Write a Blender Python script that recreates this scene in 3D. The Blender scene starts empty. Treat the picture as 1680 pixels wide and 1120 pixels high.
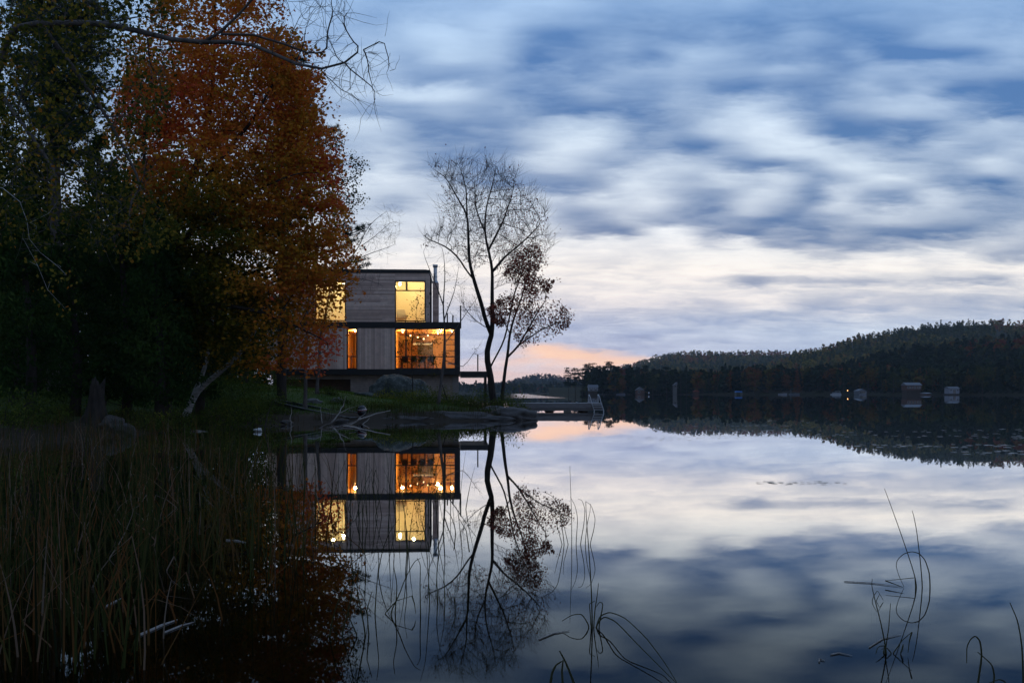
import bpy, math, random
import numpy as np
from mathutils import Vector, Matrix

R = math.radians
rng = np.random.default_rng(7)
random.seed(7)
SC = bpy.context.scene
COL = SC.collection

# ------------------------------------------------------------------ camera
F = 1633.3          # focal length of the 35 mm lens in photograph pixels
HZ = 643.5          # horizon row
CH = 1.3            # camera height above the water
cam = bpy.data.cameras.new("camera"); camo = bpy.data.objects.new("camera", cam); COL.objects.link(camo)
cam.lens = 35; cam.sensor_width = 36; cam.shift_y = (HZ - 560) / 1680
cam.clip_start = 0.05; cam.clip_end = 12000
camo.location = (0, 0, CH); camo.rotation_euler = (R(90), 0, 0)
SC.camera = camo
SC.view_settings.view_transform = 'Standard'; SC.view_settings.look = 'None'
SC.view_settings.exposure = 0.0; SC.view_settings.gamma = 1
SC.cycles.max_bounces = 6; SC.cycles.transparent_max_bounces = 12
SC.cycles.caustics_reflective = False; SC.cycles.caustics_refractive = False
SC.cycles.sample_clamp_indirect = 4

def lin(c):
    return tuple(((v / 255 + 0.055) / 1.055) ** 2.4 if v > 10 else v / 255 / 12.92 for v in c)
def c4(c): return (c[0], c[1], c[2], 1)

# ------------------------------------------------------------------ world
W = bpy.data.worlds.new("World"); SC.world = W; W.use_nodes = True
nt = W.node_tree; nt.nodes.clear()
class NT:
    def __init__(s, nt): s.nt = nt
    def n(s, t, **k):
        x = s.nt.nodes.new(t)
        for a, v in k.items(): setattr(x, a, v)
        return x
    def put(s, sock, v):
        if hasattr(v, 'is_output'): s.nt.links.new(v, sock)
        elif v is not None: sock.default_value = v
    def m(s, op, a, b=None, c=None, clamp=False):
        x = s.n('ShaderNodeMath', operation=op, use_clamp=clamp)
        for i, v in enumerate((a, b, c)): s.put(x.inputs[i], v)
        return x.outputs[0]
    def mixf(s, f, a, b):
        x = s.n('ShaderNodeMix', data_type='FLOAT'); s.put(x.inputs[0], f); s.put(x.inputs[2], a); s.put(x.inputs[3], b); return x.outputs[0]
    def mixc(s, f, a, b, bt='MIX'):
        x = s.n('ShaderNodeMix', data_type='RGBA', blend_type=bt); s.put(x.inputs[0], f); s.put(x.inputs[6], a); s.put(x.inputs[7], b); return x.outputs[2]
    def mr(s, v, a, b, c=0, d=1, smooth=False):
        x = s.n('ShaderNodeMapRange', interpolation_type='SMOOTHSTEP' if smooth else 'LINEAR')
        for i, q in enumerate((v, a, b, c, d)): s.put(x.inputs[i], q)
        return x.outputs[0]
    def noise(s, vec, scale, detail=3, rough=.5, dist=0):
        x = s.n('ShaderNodeTexNoise'); s.put(x.inputs['Vector'], vec); x.inputs['Scale'].default_value = scale
        x.inputs['Detail'].default_value = detail; x.inputs['Roughness'].default_value = rough; x.inputs['Distortion'].default_value = dist
        return x.outputs[0]
    def comb(s, x_, y_, z_):
        x = s.n('ShaderNodeCombineXYZ')
        for i, v in enumerate((x_, y_, z_)): s.put(x.inputs[i], v)
        return x.outputs[0]
    def ramp(s, f, stops, mode='LINEAR'):
        x = s.n('ShaderNodeValToRGB'); cr = x.color_ramp; cr.interpolation = mode
        while len(cr.elements) < len(stops): cr.elements.new(0.5)
        for e, (p, c) in zip(cr.elements, sorted(stops, key=lambda q: q[0])):
            e.position = min(max(p, 0), 1); e.color = c4(c) if len(c) == 3 else c
        s.put(x.inputs[0], f); return x.outputs[0]

w = NT(nt)
tc = w.n('ShaderNodeTexCoord').outputs['Generated']
sp = w.n('ShaderNodeSeparateXYZ'); nt.links.new(tc, sp.inputs[0])
dx, dy, dz = sp.outputs
ym = w.m('MAXIMUM', dy, 0.42)
U = w.m('DIVIDE', dx, ym); V = w.m('DIVIDE', dz, ym)       # slopes of the direction
# streaky cloud noise on a cloud sheet overhead
zc = w.m('ADD', w.m('MAXIMUM', dz, 0.0), 0.16)
cx_ = w.m('DIVIDE', dx, zc); cy_ = w.m('DIVIDE', dy, zc)
pl = w.comb(w.m('MULTIPLY', cx_, 0.45), cy_, 0.0)
n1 = w.noise(pl, 1.5, 4, .55, .3)
n2 = w.noise(w.comb(w.m('MULTIPLY', cx_, 0.6), cy_, 3.0), 4.6, 6, .62, .4)
n5 = w.noise(w.comb(w.m('MULTIPLY', cx_, 0.55), cy_, 21.0), 13.0, 6, .65, .3)
n6 = w.noise(w.comb(w.m('MULTIPLY', cx_, 0.8), cy_, 27.0), 5.0, 4, .55)
n3 = w.noise(w.comb(w.m('MULTIPLY', cx_, 0.5), cy_, 9.0), 2.6, 2, .5)
n4 = w.noise(w.comb(w.m('MULTIPLY', cx_, 0.4), cy_, 14.0), 3.4, 3, .5)
fadeh = w.mr(V, 0.0, 0.16, 0.35, 1.0)                      # less warp close to the horizon
Uw = w.m('ADD', U, w.m('MULTIPLY', w.m('MULTIPLY', w.m('SUBTRACT', n3, 0.5), 0.06), fadeh))
Vw = w.m('ADD', V, w.m('MULTIPLY', w.m('MULTIPLY', w.m('SUBTRACT', n4, 0.5), 0.026), fadeh))
Uw = w.m('ADD', Uw, w.m('MULTIPLY', w.m('MULTIPLY', w.m('SUBTRACT', n6, 0.5), 0.035), fadeh))
Vw = w.m('ADD', Vw, w.m('MULTIPLY', w.m('MULTIPLY', w.m('SUBTRACT', n5, 0.5), 0.020), fadeh))
rows = [  # elevation row (as photograph row), density of the cloud from west to east, step 50
 (0,  "3334543211355444666544455"), (30, "3344222134566667767765455"), (60, "3443101268766656757885444"),
 (90, "4433412488767335667689874"), (120,"4433566566655455457545566"), (150,"5432003677566578776464889"),
 (180,"5556656678887541366423578"), (210,"4412677632366521048888534"), (240,"4444677630156873003564553"),
 (270,"4443677522553368740345424"), (300,"4211357777512423263136785"), (330,"4435322234221672472662566"),
 (355,"3332222226646677875334566"), (380,"2222222226871168787888754"), (400,"2211111111111031667655445"),
 (415,"2111111111111000033121166"), (440,"2111111111111000000002000"), (458,"2111111111111026566635571"),
 (474,"2111111111111111111111121"), (500,"3333333113111131166555544"), (515,"4444444444344465554344555"),
 (535,"4444444445445554443223333"), (555,"4444444444554433333222222"), (575,"4444443323554333322222222"),
 (595,"4433222222233333322222222"), (620,"5544334344433333322222222")]
orng = [(520,"0000000000000000000000000"), (556,"0000000010000000000000000"), (568,"0000000085000000000000000"),
 (580,"0000001389730000000000000"), (592,"0000013467885200000000000"), (606,"0001233445544321000000000"), (625,"0002334445555432100000000")]
u0, u1 = (480 - 840) / F, (1680 - 840) / F
tU = w.mr(Uw, u0, u1)
def grid(rows, vsrc):
    cur = None
    for i, (py, s) in enumerate(rows):
        r = w.ramp(tU, [(k / 24, (int(ch) / 9,) * 3) for k, ch in enumerate(s)], 'CARDINAL')
        if cur is None: cur = r
        else:
            a = (HZ - rows[i-1][0]) / F; b = (HZ - py) / F
            f = w.mr(vsrc, a, b, 0, 1, smooth=True)
            cur = w.mixc(f, cur, r)
    return cur
D = grid(rows, Vw)
Dn = w.m('ADD', w.m('MULTIPLY_ADD', D, 1.08, 0.03), w.m('MULTIPLY', w.m('SUBTRACT', n2, 0.5), 0.30))
Dn = w.m('ADD', Dn, w.m('MULTIPLY', w.m('SUBTRACT', n5, 0.5), 0.60))
# above and beside the photographed part: the same broken cloud deck, from noise alone
n7 = w.noise(w.comb(w.m('MULTIPLY', Uw, 14.0), w.m('MULTIPLY', Vw, 95.0), 5.0), 1.0, 5, .62, .6)
Dn = w.m('ADD', Dn, w.m('MULTIPLY', w.m('MULTIPLY', w.m('SUBTRACT', n7, 0.5), 1.7), w.mr(V, 0.075, 0.15, 1.0, 0.16)))
gen = w.mr(n1, 0.36, 0.62, 0.1, 0.9)
Dn = w.mixf(w.mr(V, 0.40, 0.55, 0, 1, smooth=True), Dn, gen)
Dn = w.mr(w.m('ADD', Dn, w.mr(V, 0.12, 0.2, 0, .07)), -0.04, 1.10, 0, 1)
vv = w.mr(V, 0.0, 0.5)
def vr(py): return ((HZ - py) / F) / 0.5
br = w.ramp(vv, [(0, lin((226, 216, 214))), (vr(585), lin((200, 216, 236))), (vr(545), lin((212, 226, 242))), (vr(500), lin((238, 235, 234))), (vr(440), lin((253, 248, 241))),
                 (vr(360), lin((232, 240, 247))), (vr(230), lin((216, 231, 245))), (vr(80), lin((190, 215, 241))), (vr(0), lin((176, 206, 240))), (1, lin((165, 192, 228)))])
dk = w.ramp(vv, [(0, lin((146, 164, 190))), (vr(585), lin((128, 158, 198))), (vr(530), lin((122, 154, 196))), (vr(458), lin((112, 136, 172))), (vr(380), lin((84, 118, 162))),
                 (vr(230), lin((80, 120, 170))), (vr(90), lin((80, 122, 176))), (vr(0), lin((92, 134, 186))), (1, lin((80, 112, 160)))])
colr = w.mixc(Dn, br, dk)
# faint lilac / cyan drift of the cloud colour
colr = w.mixc(w.mr(n3, 0.35, 0.7, 0, 0.10), colr, w.mixc(1.0, colr, c4((1.06, .99, 1.0)), 'MULTIPLY'))
G = grid(orng, w.m('ADD', V, w.m('MULTIPLY', w.m('SUBTRACT', n7, 0.5), 0.02)))
Gf = w.mr(w.m('ADD', G, w.m('MULTIPLY', w.m('SUBTRACT', n7, 0.5), 0.8)), 0.15, 0.95)
colr = w.mixc(w.m('MULTIPLY', Gf, w.mr(V, 0.062, 0.05, 0, 1)), colr, c4(lin((248, 211, 188))))
colr = w.mixc(1.0, colr, w.mixc(w.mr(n6, .3, .7), c4((.93, .95, .97)), c4((1.06, 1.05, 1.04))), 'MULTIPLY')
below = w.mr(dz, -0.02, 0.0)
colr = w.mixc(below, c4((.01, .012, .016)), colr)
SUN_EL, SUN_AZ = R(0.3), R(2.0)          # the sun is going down behind the low hills at the end of the lake
sky = w.n('ShaderNodeTexSky', sky_type='NISHITA'); sky.sun_disc = False
sky.sun_elevation = SUN_EL; sky.sun_rotation = SUN_AZ
bg1 = w.n('ShaderNodeBackground'); nt.links.new(sky.outputs[0], bg1.inputs[0]); bg1.inputs[1].default_value = 0.010
bg2 = w.n('ShaderNodeBackground'); nt.links.new(colr, bg2.inputs[0]); bg2.inputs[1].default_value = 1.10
ad = w.n('ShaderNodeAddShader'); nt.links.new(bg1.outputs[0], ad.inputs[0]); nt.links.new(bg2.outputs[0], ad.inputs[1])
wo = w.n('ShaderNodeOutputWorld'); nt.links.new(ad.outputs[0], wo.inputs[0])
W.cycles.sampling_method = 'MANUAL'; W.cycles.sample_map_resolution = 512
sl = bpy.data.lights.new("sun", 'SUN'); sl.energy = 0.3; sl.angle = R(0.5); sl.color = (1, .72, .5)
so = bpy.data.objects.new("sun", sl); COL.objects.link(so)
sd = Vector((math.sin(SUN_AZ) * math.cos(SUN_EL), math.cos(SUN_AZ) * math.cos(SUN_EL), math.sin(SUN_EL)))
so.rotation_euler = sd.to_track_quat('Z', 'Y').to_euler(); so.location = (20, 60, 40)

# ------------------------------------------------------------------ helpers
def P(px, py, Y):
    return np.array([(px - 840) / F * Y, Y, CH - (py - HZ) / F * Y])
def XW(px, Y): return (px - 840) / F * Y
def ZW(py, Y): return CH - (py - HZ) / F * Y

def mat(name, base, rough=.8, spec=.3, metal=0.0, nscale=None, namt=.3, base2=None, bump=0.0, bscale=None, coord='Object', stretch=(1, 1, 1), detail=4):
    m = bpy.data.materials.new(name); m.use_nodes = True; t = NT(m.node_tree)
    p = m.node_tree.nodes['Principled BSDF']
    p.inputs['Roughness'].default_value = rough; p.inputs['Specular IOR Level'].default_value = spec; p.inputs['Metallic'].default_value = metal
    if nscale:
        co = t.n('ShaderNodeTexCoord').outputs[coord]
        mp = t.n('ShaderNodeMapping'); m.node_tree.links.new(co, mp.inputs[0]); mp.inputs['Scale'].default_value = stretch
        nn = t.noise(mp.outputs[0], nscale, detail, .6)
        b2 = base2 or tuple(v * (1 - namt) for v in base)
        cc = t.mixc(t.mr(nn, .3, .7), c4(base), c4(b2))
        m.node_tree.links.new(cc, p.inputs['Base Color'])
        if bump:
            bn = t.n('ShaderNodeBump'); bn.inputs['Strength'].default_value = bump; bn.inputs['Distance'].default_value = .05
            n2_ = t.noise(mp.outputs[0], bscale or nscale * 3, 5, .65)
            m.node_tree.links.new(n2_, bn.inputs['Height']); m.node_tree.links.new(bn.outputs[0], p.inputs['Normal'])
    else: p.inputs['Base Color'].default_value = c4(base)
    return m

def emat(name, col, strength):
    m = bpy.data.materials.new(name); m.use_nodes = True; p = m.node_tree.nodes['Principled BSDF']
    p.inputs['Base Color'].default_value = c4(col); p.inputs['Emission Color'].default_value = c4(col); p.inputs['Emission Strength'].default_value = strength
    return m

def leafmat(name, stops, transl=.35, rough=.6):
    m = bpy.data.materials.new(name); m.use_nodes = True; t = NT(m.node_tree); m.node_tree.nodes.clear()
    at = t.n('ShaderNodeAttribute', attribute_name='tint')
    c = t.ramp(at.outputs['Fac'], stops)
    d = t.n('ShaderNodeBsdfDiffuse'); m.node_tree.links.new(c, d.inputs[0])
    tr = t.n('ShaderNodeBsdfTranslucent'); m.node_tree.links.new(c, tr.inputs[0])
    mx = t.n('ShaderNodeMixShader'); mx.inputs[0].default_value = transl
    m.node_tree.links.new(d.outputs[0], mx.inputs[1]); m.node_tree.links.new(tr.outputs[0], mx.inputs[2])
    o = t.n('ShaderNodeOutputMaterial'); m.node_tree.links.new(mx.outputs[0], o.inputs[0])
    return m

def meshobj(name, verts, faces, m, parent=None, smooth=False, tint=None, loc=(0, 0, 0)):
    """verts (n,3) array; faces list of (k,4) or (k,3) arrays."""
    me = bpy.data.meshes.new(name)
    verts = np.asarray(verts, dtype=np.float32) - np.asarray(loc, dtype=np.float32)
    if not isinstance(faces, list): faces = [faces]
    faces = [np.asarray(f, dtype=np.int32) for f in faces if len(f)]
    nl = sum(f.size for f in faces); nf = sum(len(f) for f in faces)
    me.vertices.add(len(verts)); me.vertices.foreach_set('co', verts.ravel())
    me.loops.add(nl); me.loops.foreach_set('vertex_index', np.concatenate([f.ravel() for f in faces]))
    me.polygons.add(nf)
    st = []; tot = []; o = 0
    for f in faces:
        k = f.shape[1]; st.append(o + np.arange(len(f)) * k); tot.append(np.full(len(f), k)); o += f.size
    me.polygons.foreach_set('loop_start', np.concatenate(st).astype(np.int32))
    me.polygons.foreach_set('loop_total', np.concatenate(tot).astype(np.int32))
    me.update(calc_edges=True); me.validate()
    me.polygons.foreach_set('use_smooth', np.full(len(me.polygons), bool(smooth), dtype=bool))
    if tint is not None and len(tint) == len(me.polygons):
        a = me.attributes.new('tint', 'FLOAT', 'FACE'); a.data.foreach_set('value', np.asarray(tint, dtype=np.float32))
    me.materials.append(m)
    ob = bpy.data.objects.new(name, me); COL.objects.link(ob)
    if parent is not None: ob.parent = parent
    else: ob.location = loc
    if parent is not None and tuple(loc) != (0, 0, 0): ob.location = (0, 0, 0)
    return ob

class MB:
    """collects boxes, tubes and other shapes into one mesh"""
    def __init__(s): s.v = []; s.q = []; s.t = []; s.n = 0; s.tq = []; s.tt = []
    def add(s, v, q=None, t=None, tint=0.5):
        v = np.asarray(v, float)
        if q is not None and len(q): q = np.asarray(q) + s.n; s.q.append(q); s.tq.append(np.full(len(q), tint) if np.isscalar(tint) else tint)
        if t is not None and len(t): t = np.asarray(t) + s.n; s.t.append(t); s.tt.append(np.full(len(t), tint) if np.isscalar(tint) else tint)
        s.v.append(v); s.n += len(v)
    def box(s, x0, x1, y0, y1, z0, z1, tint=.5):
        v = [(x, y, z) for z in (z0, z1) for y in (y0, y1) for x in (x0, x1)]
        s.add(v, [(0, 2, 3, 1), (4, 5, 7, 6), (0, 1, 5, 4), (2, 6, 7, 3), (0, 4, 6, 2), (1, 3, 7, 5)], tint=tint); return s
    def quad(s, pts, tint=.5): s.add(pts, [(0, 1, 2, 3)], tint=tint); return s
    def prism(s, pts, y0, y1, tint=.5):
        """polygon pts (x,z) convex, extruded along y"""
        n = len(pts); v = [(x, y0, z) for x, z in pts] + [(x, y1, z) for x, z in pts]
        q = [(i, (i + 1) % n, n + (i + 1) % n, n + i) for i in range(n)]
        t = [(0, i + 1, i) for i in range(1, n - 1)] + [(n, n + i, n + i + 1) for i in range(1, n - 1)]
        s.add(v, q, t, tint); return s
    def tube(s, pts, rad, k=6, cap=True, tint=.5):
        pts = np.asarray(pts, float); n = len(pts)
        rad = np.full(n, rad) if np.isscalar(rad) else np.asarray(rad, float)
        T = np.gradient(pts, axis=0); T /= np.linalg.norm(T, axis=1)[:, None] + 1e-9
        up = np.array([0.31, .2, .93]) if abs(T[0][2]) < .8 else np.array([1., .1, 0])
        N = np.cross(T, up); N /= np.linalg.norm(N, axis=1)[:, None] + 1e-9
        B = np.cross(T, N)
        a = np.arange(k) * 2 * np.pi / k
        v = pts[:, None, :] + rad[:, None, None] * (np.cos(a)[None, :, None] * N[:, None, :] + np.sin(a)[None, :, None] * B[:, None, :])
        v = v.reshape(-1, 3)
        i = np.arange(n - 1)[:, None] * k; j = np.arange(k)[None, :]; j2 = (j + 1) % k
        q = np.stack([i + j, i + j2, i + k + j2, i + k + j], -1).reshape(-1, 4)
        t = None
        if cap:
            c0 = len(v); v = np.vstack([v, pts[0], pts[-1]])
            t = [(c0, (x + 1) % k, x) for x in range(k)] + [(c0 + 1, (n - 1) * k + x, (n - 1) * k + (x + 1) % k) for x in range(k)]
        s.add(v, q, t, tint); return s
    def build(s, name, m, parent=None, smooth=False, loc=(0, 0, 0)):
        fs = []; ti = []
        if s.q: fs.append(np.vstack(s.q)); ti.append(np.concatenate(s.tq))
        if s.t: fs.append(np.vstack(s.t)); ti.append(np.concatenate(s.tt))
        return meshobj(name, np.vstack(s.v), fs, m, parent, smooth, np.concatenate(ti), loc)

def tag(o, label=None, cat=None, group=None, kind=None):
    if label: o['label'] = label
    if cat: o['category'] = cat
    if group: o['group'] = group
    if kind: o['kind'] = kind
    return o
def thing(name, label, cat, loc=(0, 0, 0), rz=0, group=None):
    o = bpy.data.objects.new(name, None); o.empty_display_size = .3; COL.objects.link(o)
    o.location = loc; o.rotation_euler = (0, 0, rz); return tag(o, label, cat, group)
def copytree(o, parent=None):
    c = o.copy(); COL.objects.link(c); c.parent = parent
    for ch in list(o.children): copytree(ch, c)
    return c

def vnoise(p, seed=0):
    """smooth value noise for shaping rocks and ground; p (n,3)"""
    p = np.asarray(p, float); i = np.floor(p).astype(np.int64); f = p - i; f = f * f * (3 - 2 * f)
    def h(a):
        k = (a[:, 0] * 374761393 + a[:, 1] * 668265263 + a[:, 2] * 2147483647 + seed * 974711) & 0x7fffffff
        k = ((k ^ (k >> 13)) * 1274126177) & 0x7fffffff
        return ((k ^ (k >> 16)) & 0xffff) / 65535.0
    r = 0
    for a in (0, 1):
        for b in (0, 1):
            for c in (0, 1):
                wgt = (f[:, 0] if a else 1 - f[:, 0]) * (f[:, 1] if b else 1 - f[:, 1]) * (f[:, 2] if c else 1 - f[:, 2])
                r = r + wgt * h(i + np.array([a, b, c]))
    return r * 2 - 1
def fbm(p, o=4, seed=0):
    p = np.asarray(p, float); r = 0; a = 1
    for k in range(o): r = r + a * vnoise(p * 2 ** k + 17.3 * k, seed + k); a *= .5
    return r

# ------------------------------------------------------------------ the lake and the ground
shore = np.array([(-200, -12), (-60, -6), (-20, -2), (-13.5, 6), (-12.6, 14), (-12.8, 20), (-12.6, 25), (-11.9, 29), (-11.2, 33), (-9.9, 38.6), (-8.4, 41.3), (-6.6, 43.2), (-3.9, 44.8),
                  (-1.4, 45.4), (0.2, 46.4), (1.0, 48.2), (1.1, 51), (.7, 55), (-.1, 60), (-.9, 66), (-1.8, 74), (-5, 86), (-16, 104), (-60, 140), (-200, 190)], float)
def sdist(x, y):
    """signed distance to the shore, positive on land (to the left of the line)"""
    p = np.stack([x, y], -1); best = np.full(x.shape, 1e9)
    for a, b in zip(shore[:-1], shore[1:]):
        ab = b - a; t = np.clip(((p - a) @ ab) / (ab @ ab), 0, 1)
        best = np.minimum(best, np.linalg.norm(p - (a + t[..., None] * ab), axis=-1))
    inside = np.zeros(x.shape, bool); pol = np.vstack([shore, [(-400, 190), (-400, -6)]])
    j = len(pol) - 1
    for i in range(len(pol)):
        xi, yi = pol[i]; xj, yj = pol[j]
        c = ((yi > y) != (yj > y)) & (x < (xj - xi) * (y - yi) / (yj - yi + 1e-12) + xi)
        inside ^= c; j = i
    return np.where(inside, best, -best)
def gh(x, y):
    x = np.asarray(x, float); y = np.asarray(y, float); d = sdist(x, y)
    land = 0.30 * np.clip(d / 1.2, 0, 1) + 0.8 * np.clip((d - .8) / 9, 0, 1) + 0.75 * np.clip((d - 8) / 9, 0, 1) + 1.2 * np.clip((d - 18) / 30, 0, 1)
    land = land + .06 * vnoise(np.stack([x * .6, y * .6, x * 0], -1)) * np.clip(d, 0, 1)
    bed = -0.06 - 0.05 * np.minimum(-d, 8) - 0.14 * np.clip(-d - 12, 0, 30)
    return np.where(d > 0, land, bed)
def gz(x, y): return float(gh(np.array([x]), np.array([y]))[0])

xs = np.unique(np.concatenate([np.arange(-40, 12, .4), np.linspace(-4000, -40, 30), np.linspace(12, 4000, 40)]))
ys = np.unique(np.concatenate([np.arange(0, 90, .5), np.linspace(90, 200, 30), np.linspace(-300, 0, 12), np.geomspace(200, 6000, 20)]))
gx, gy = np.meshgrid(xs, ys); z = gh(gx.ravel(), gy.ravel())
q = np.arange(len(xs) * len(ys)).reshape(len(ys), len(xs))
quads = np.stack([q[:-1, :-1], q[:-1, 1:], q[1:, 1:], q[1:, :-1]], -1).reshape(-1, 4)
gm = bpy.data.materials.new("ground"); gm.use_nodes = True; t = NT(gm.node_tree); pb = gm.node_tree.nodes['Principled BSDF']
geo = t.n('ShaderNodeNewGeometry'); s2 = t.n('ShaderNodeSeparateXYZ'); gm.node_tree.links.new(geo.outputs['Position'], s2.inputs[0])
na = t.noise(geo.outputs['Position'], .9, 5, .6); nb = t.noise(geo.outputs['Position'], 6, 4, .6)
earth = t.mixc(nb, c4((.018, .014, .010)), c4((.05, .037, .025)))
grass = t.mixc(nb, c4((.028, .05, .012)), c4((.06, .09, .022)))
hgt = t.m('ADD', s2.outputs[2], t.m('MULTIPLY', na, .5))
cc = t.mixc(t.mr(hgt, .62, .82), earth, grass)
bedc = t.mixc(na, c4((.030, .020, .010)), c4((.008, .007, .006)))
cc = t.mixc(t.mr(s2.outputs[2], -.04, .02), bedc, cc)
gm.node_tree.links.new(cc, pb.inputs['Base Color']); pb.inputs['Roughness'].default_value = .95; pb.inputs['Specular IOR Level'].default_value = .1
tag(meshobj("ground", np.stack([gx.ravel(), gy.ravel(), z], -1), quads, gm, smooth=True), kind='structure')

wm = bpy.data.materials.new("lake_water"); wm.use_nodes = True; wm.node_tree.nodes.clear(); t = NT(wm.node_tree); L = wm.node_tree.links
geo = t.n('ShaderNodeNewGeometry'); pos = geo.outputs['Position']
sp2 = t.n('ShaderNodeSeparateXYZ'); L.new(pos, sp2.inputs[0])
nA = t.noise(pos, 1.3, 2, .5); nB = t.noise(pos, 6.0, 2, .5)
calm = t.mr(t.noise(pos, .07, 2, .5), .35, .65, .25, 1.0)
# narrow wind ruffled streaks far out on the lake
st = t.noise(t.comb(t.m('MULTIPLY', sp2.outputs[0], .012), t.m('MULTIPLY', sp2.outputs[1], .05), 0.0), 1.0, 2, .5)
yl = sp2.outputs[1]
def band(a, b, c, d): return t.m('MULTIPLY', t.mr(yl, a, b), t.mr(yl, c, d))
bA = t.m('MULTIPLY', band(470, 500, 590, 610), t.m('MULTIPLY', t.mr(sp2.outputs[0], 50, 66), t.mr(sp2.outputs[0], 215, 180)))
bB = t.m('MULTIPLY', band(212, 218, 224, 230), t.m('MULTIPLY', t.mr(sp2.outputs[0], -3, 3), t.mr(sp2.outputs[0], 15, 10)))
ruf = t.m('MAXIMUM', bA, t.m('MULTIPLY', bB, .12))
h = t.m('ADD', t.m('MULTIPLY', nA, .00022), t.m('MULTIPLY', nB, .00002))
h = t.m('MULTIPLY', h, calm)
bp = t.n('ShaderNodeBump'); bp.inputs['Strength'].default_value = 1; bp.inputs['Distance'].default_value = 1; L.new(h, bp.inputs['Height'])
lw = t.n('ShaderNodeLayerWeight'); lw.inputs[0].default_value = .5; L.new(bp.outputs[0], lw.inputs['Normal'])
refl = t.ramp(t.m('SUBTRACT', 1.0, lw.outputs['Facing']), [(0, (1,) * 3), (.06, (.96,) * 3), (.125, (.82,) * 3), (.16, (.50,) * 3), (.20, (.24,) * 3), (.24, (.13,) * 3), (.28, (.09,) * 3), (.5, (.06,) * 3), (1, (.025,) * 3)])
tr = t.n('ShaderNodeBsdfTransparent'); tr.inputs[0].default_value = (.38, .33, .22, 1)
gl = t.n('ShaderNodeBsdfGlossy'); L.new(t.mixf(ruf, .012, .6), gl.inputs['Roughness']); L.new(bp.outputs[0], gl.inputs['Normal'])
L.new(t.ramp(t.m('SUBTRACT', 1.0, lw.outputs['Facing']), [(0, (1, 1, 1)), (.12, (1, 1, 1)), (.2, (.84, .93, 1.0)), (1, (.8, .9, 1.0))]), gl.inputs[0])
mx = t.n('ShaderNodeMixShader'); L.new(refl, mx.inputs[0]); L.new(tr.outputs[0], mx.inputs[1]); L.new(gl.outputs[0], mx.inputs[2])
ou = t.n('ShaderNodeOutputMaterial'); L.new(mx.outputs[0], ou.inputs[0])
tag(meshobj("water", [(-4000, -300, 0), (4000, -300, 0), (4000, 6000, 0), (-4000, 6000, 0)], [[(0, 1, 2, 3)]], wm), kind='structure')

# ------------------------------------------------------------------ materials
M = {}
M['bark_dark'] = mat('dark_bark', (.045, .036, .03), .9, .1, nscale=9, base2=(.02, .017, .014), bump=.5, stretch=(1, 1, .25))
M['bark_grey'] = mat('grey_bark', (.13, .11, .10), .9, .1, nscale=7, base2=(.05, .042, .038), bump=.5, stretch=(1, 1, .3))
M['birch'] = mat('birch_bark', (.55, .53, .50), .8, .2, nscale=5, base2=(.12, .11, .10), bump=.3, stretch=(1, 1, 5))
M['driftwood'] = mat('driftwood', (.30, .27, .24), .85, .2, nscale=8, base2=(.14, .12, .105), stretch=(3, 3, 3))
M['maple'] = leafmat('maple_leaf', [(0, (.045, .06, .008)), (.3, (.15, .115, .014)), (.5, (.46, .21, .022)), (.75, (.60, .17, .028)), (1, (.58, .09, .05))], .5)
M['birch_leaf'] = leafmat('birch_leaf', [(0, (.02, .032, .008)), (.5, (.06, .066, .014)), (.85, (.24, .17, .025)), (1, (.36, .14, .02))], .4)
M['red_leaf'] = leafmat('dry_red_leaf', [(0, (.07, .04, .03)), (.5, (.20, .065, .045)), (1, (.38, .09, .06))], .25)
M['needle'] = leafmat('pine_needle', [(0, (.018, .035, .022)), (.6, (.035, .06, .038)), (1, (.06, .085, .05))], .1)
M['cedar'] = leafmat('cedar_spray', [(0, (.010, .022, .008)), (.6, (.025, .05, .012)), (1, (.06, .085, .02))], .15)
M['shrub'] = leafmat('shrub_leaf', [(0, (.02, .034, .01)), (.6, (.07, .095, .018)), (1, (.19, .18, .028))], .3)
M['reed'] = leafmat('reed_blade', [(0, (.014, .018, .009)), (.45, (.038, .046, .014)), (.7, (.075, .046, .018)), (.9, (.12, .052, .018)), (1, (.17, .135, .105))], .2)
M['reed_dark'] = leafmat('dark_reed', [(0, (.02, .024, .012)), (1, (.06, .055, .025))], .1)
M['grass'] = leafmat('lawn_grass', [(0, (.035, .07, .012)), (1, (.10, .155, .03))], .3)
M['forest'] = leafmat('far_forest_leaf', [(0, (.012, .024, .014)), (.35, (.022, .038, .016)), (.6, (.05, .055, .014)), (.8, (.10, .075, .014)), (.92, (.12, .05, .014)), (1, (.14, .035, .02))], .15)
M['forest_autumn'] = leafmat('far_autumn_leaf', [(0, (.03, .05, .026)), (.35, (.07, .08, .03)), (.6, (.15, .13, .035)), (.8, (.24, .16, .035)), (.92, (.22, .09, .03)), (1, (.25, .07, .04))], .15)
M['rock'] = mat('granite', (.17, .165, .16), .9, .2, nscale=1.6, base2=(.06, .058, .055), bump=.8, bscale=6)
M['rock_wet'] = mat('dark_shore_rock', (.07, .06, .055), .7, .3, nscale=2.0, base2=(.025, .022, .02), bump=.9, bscale=5)

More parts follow.
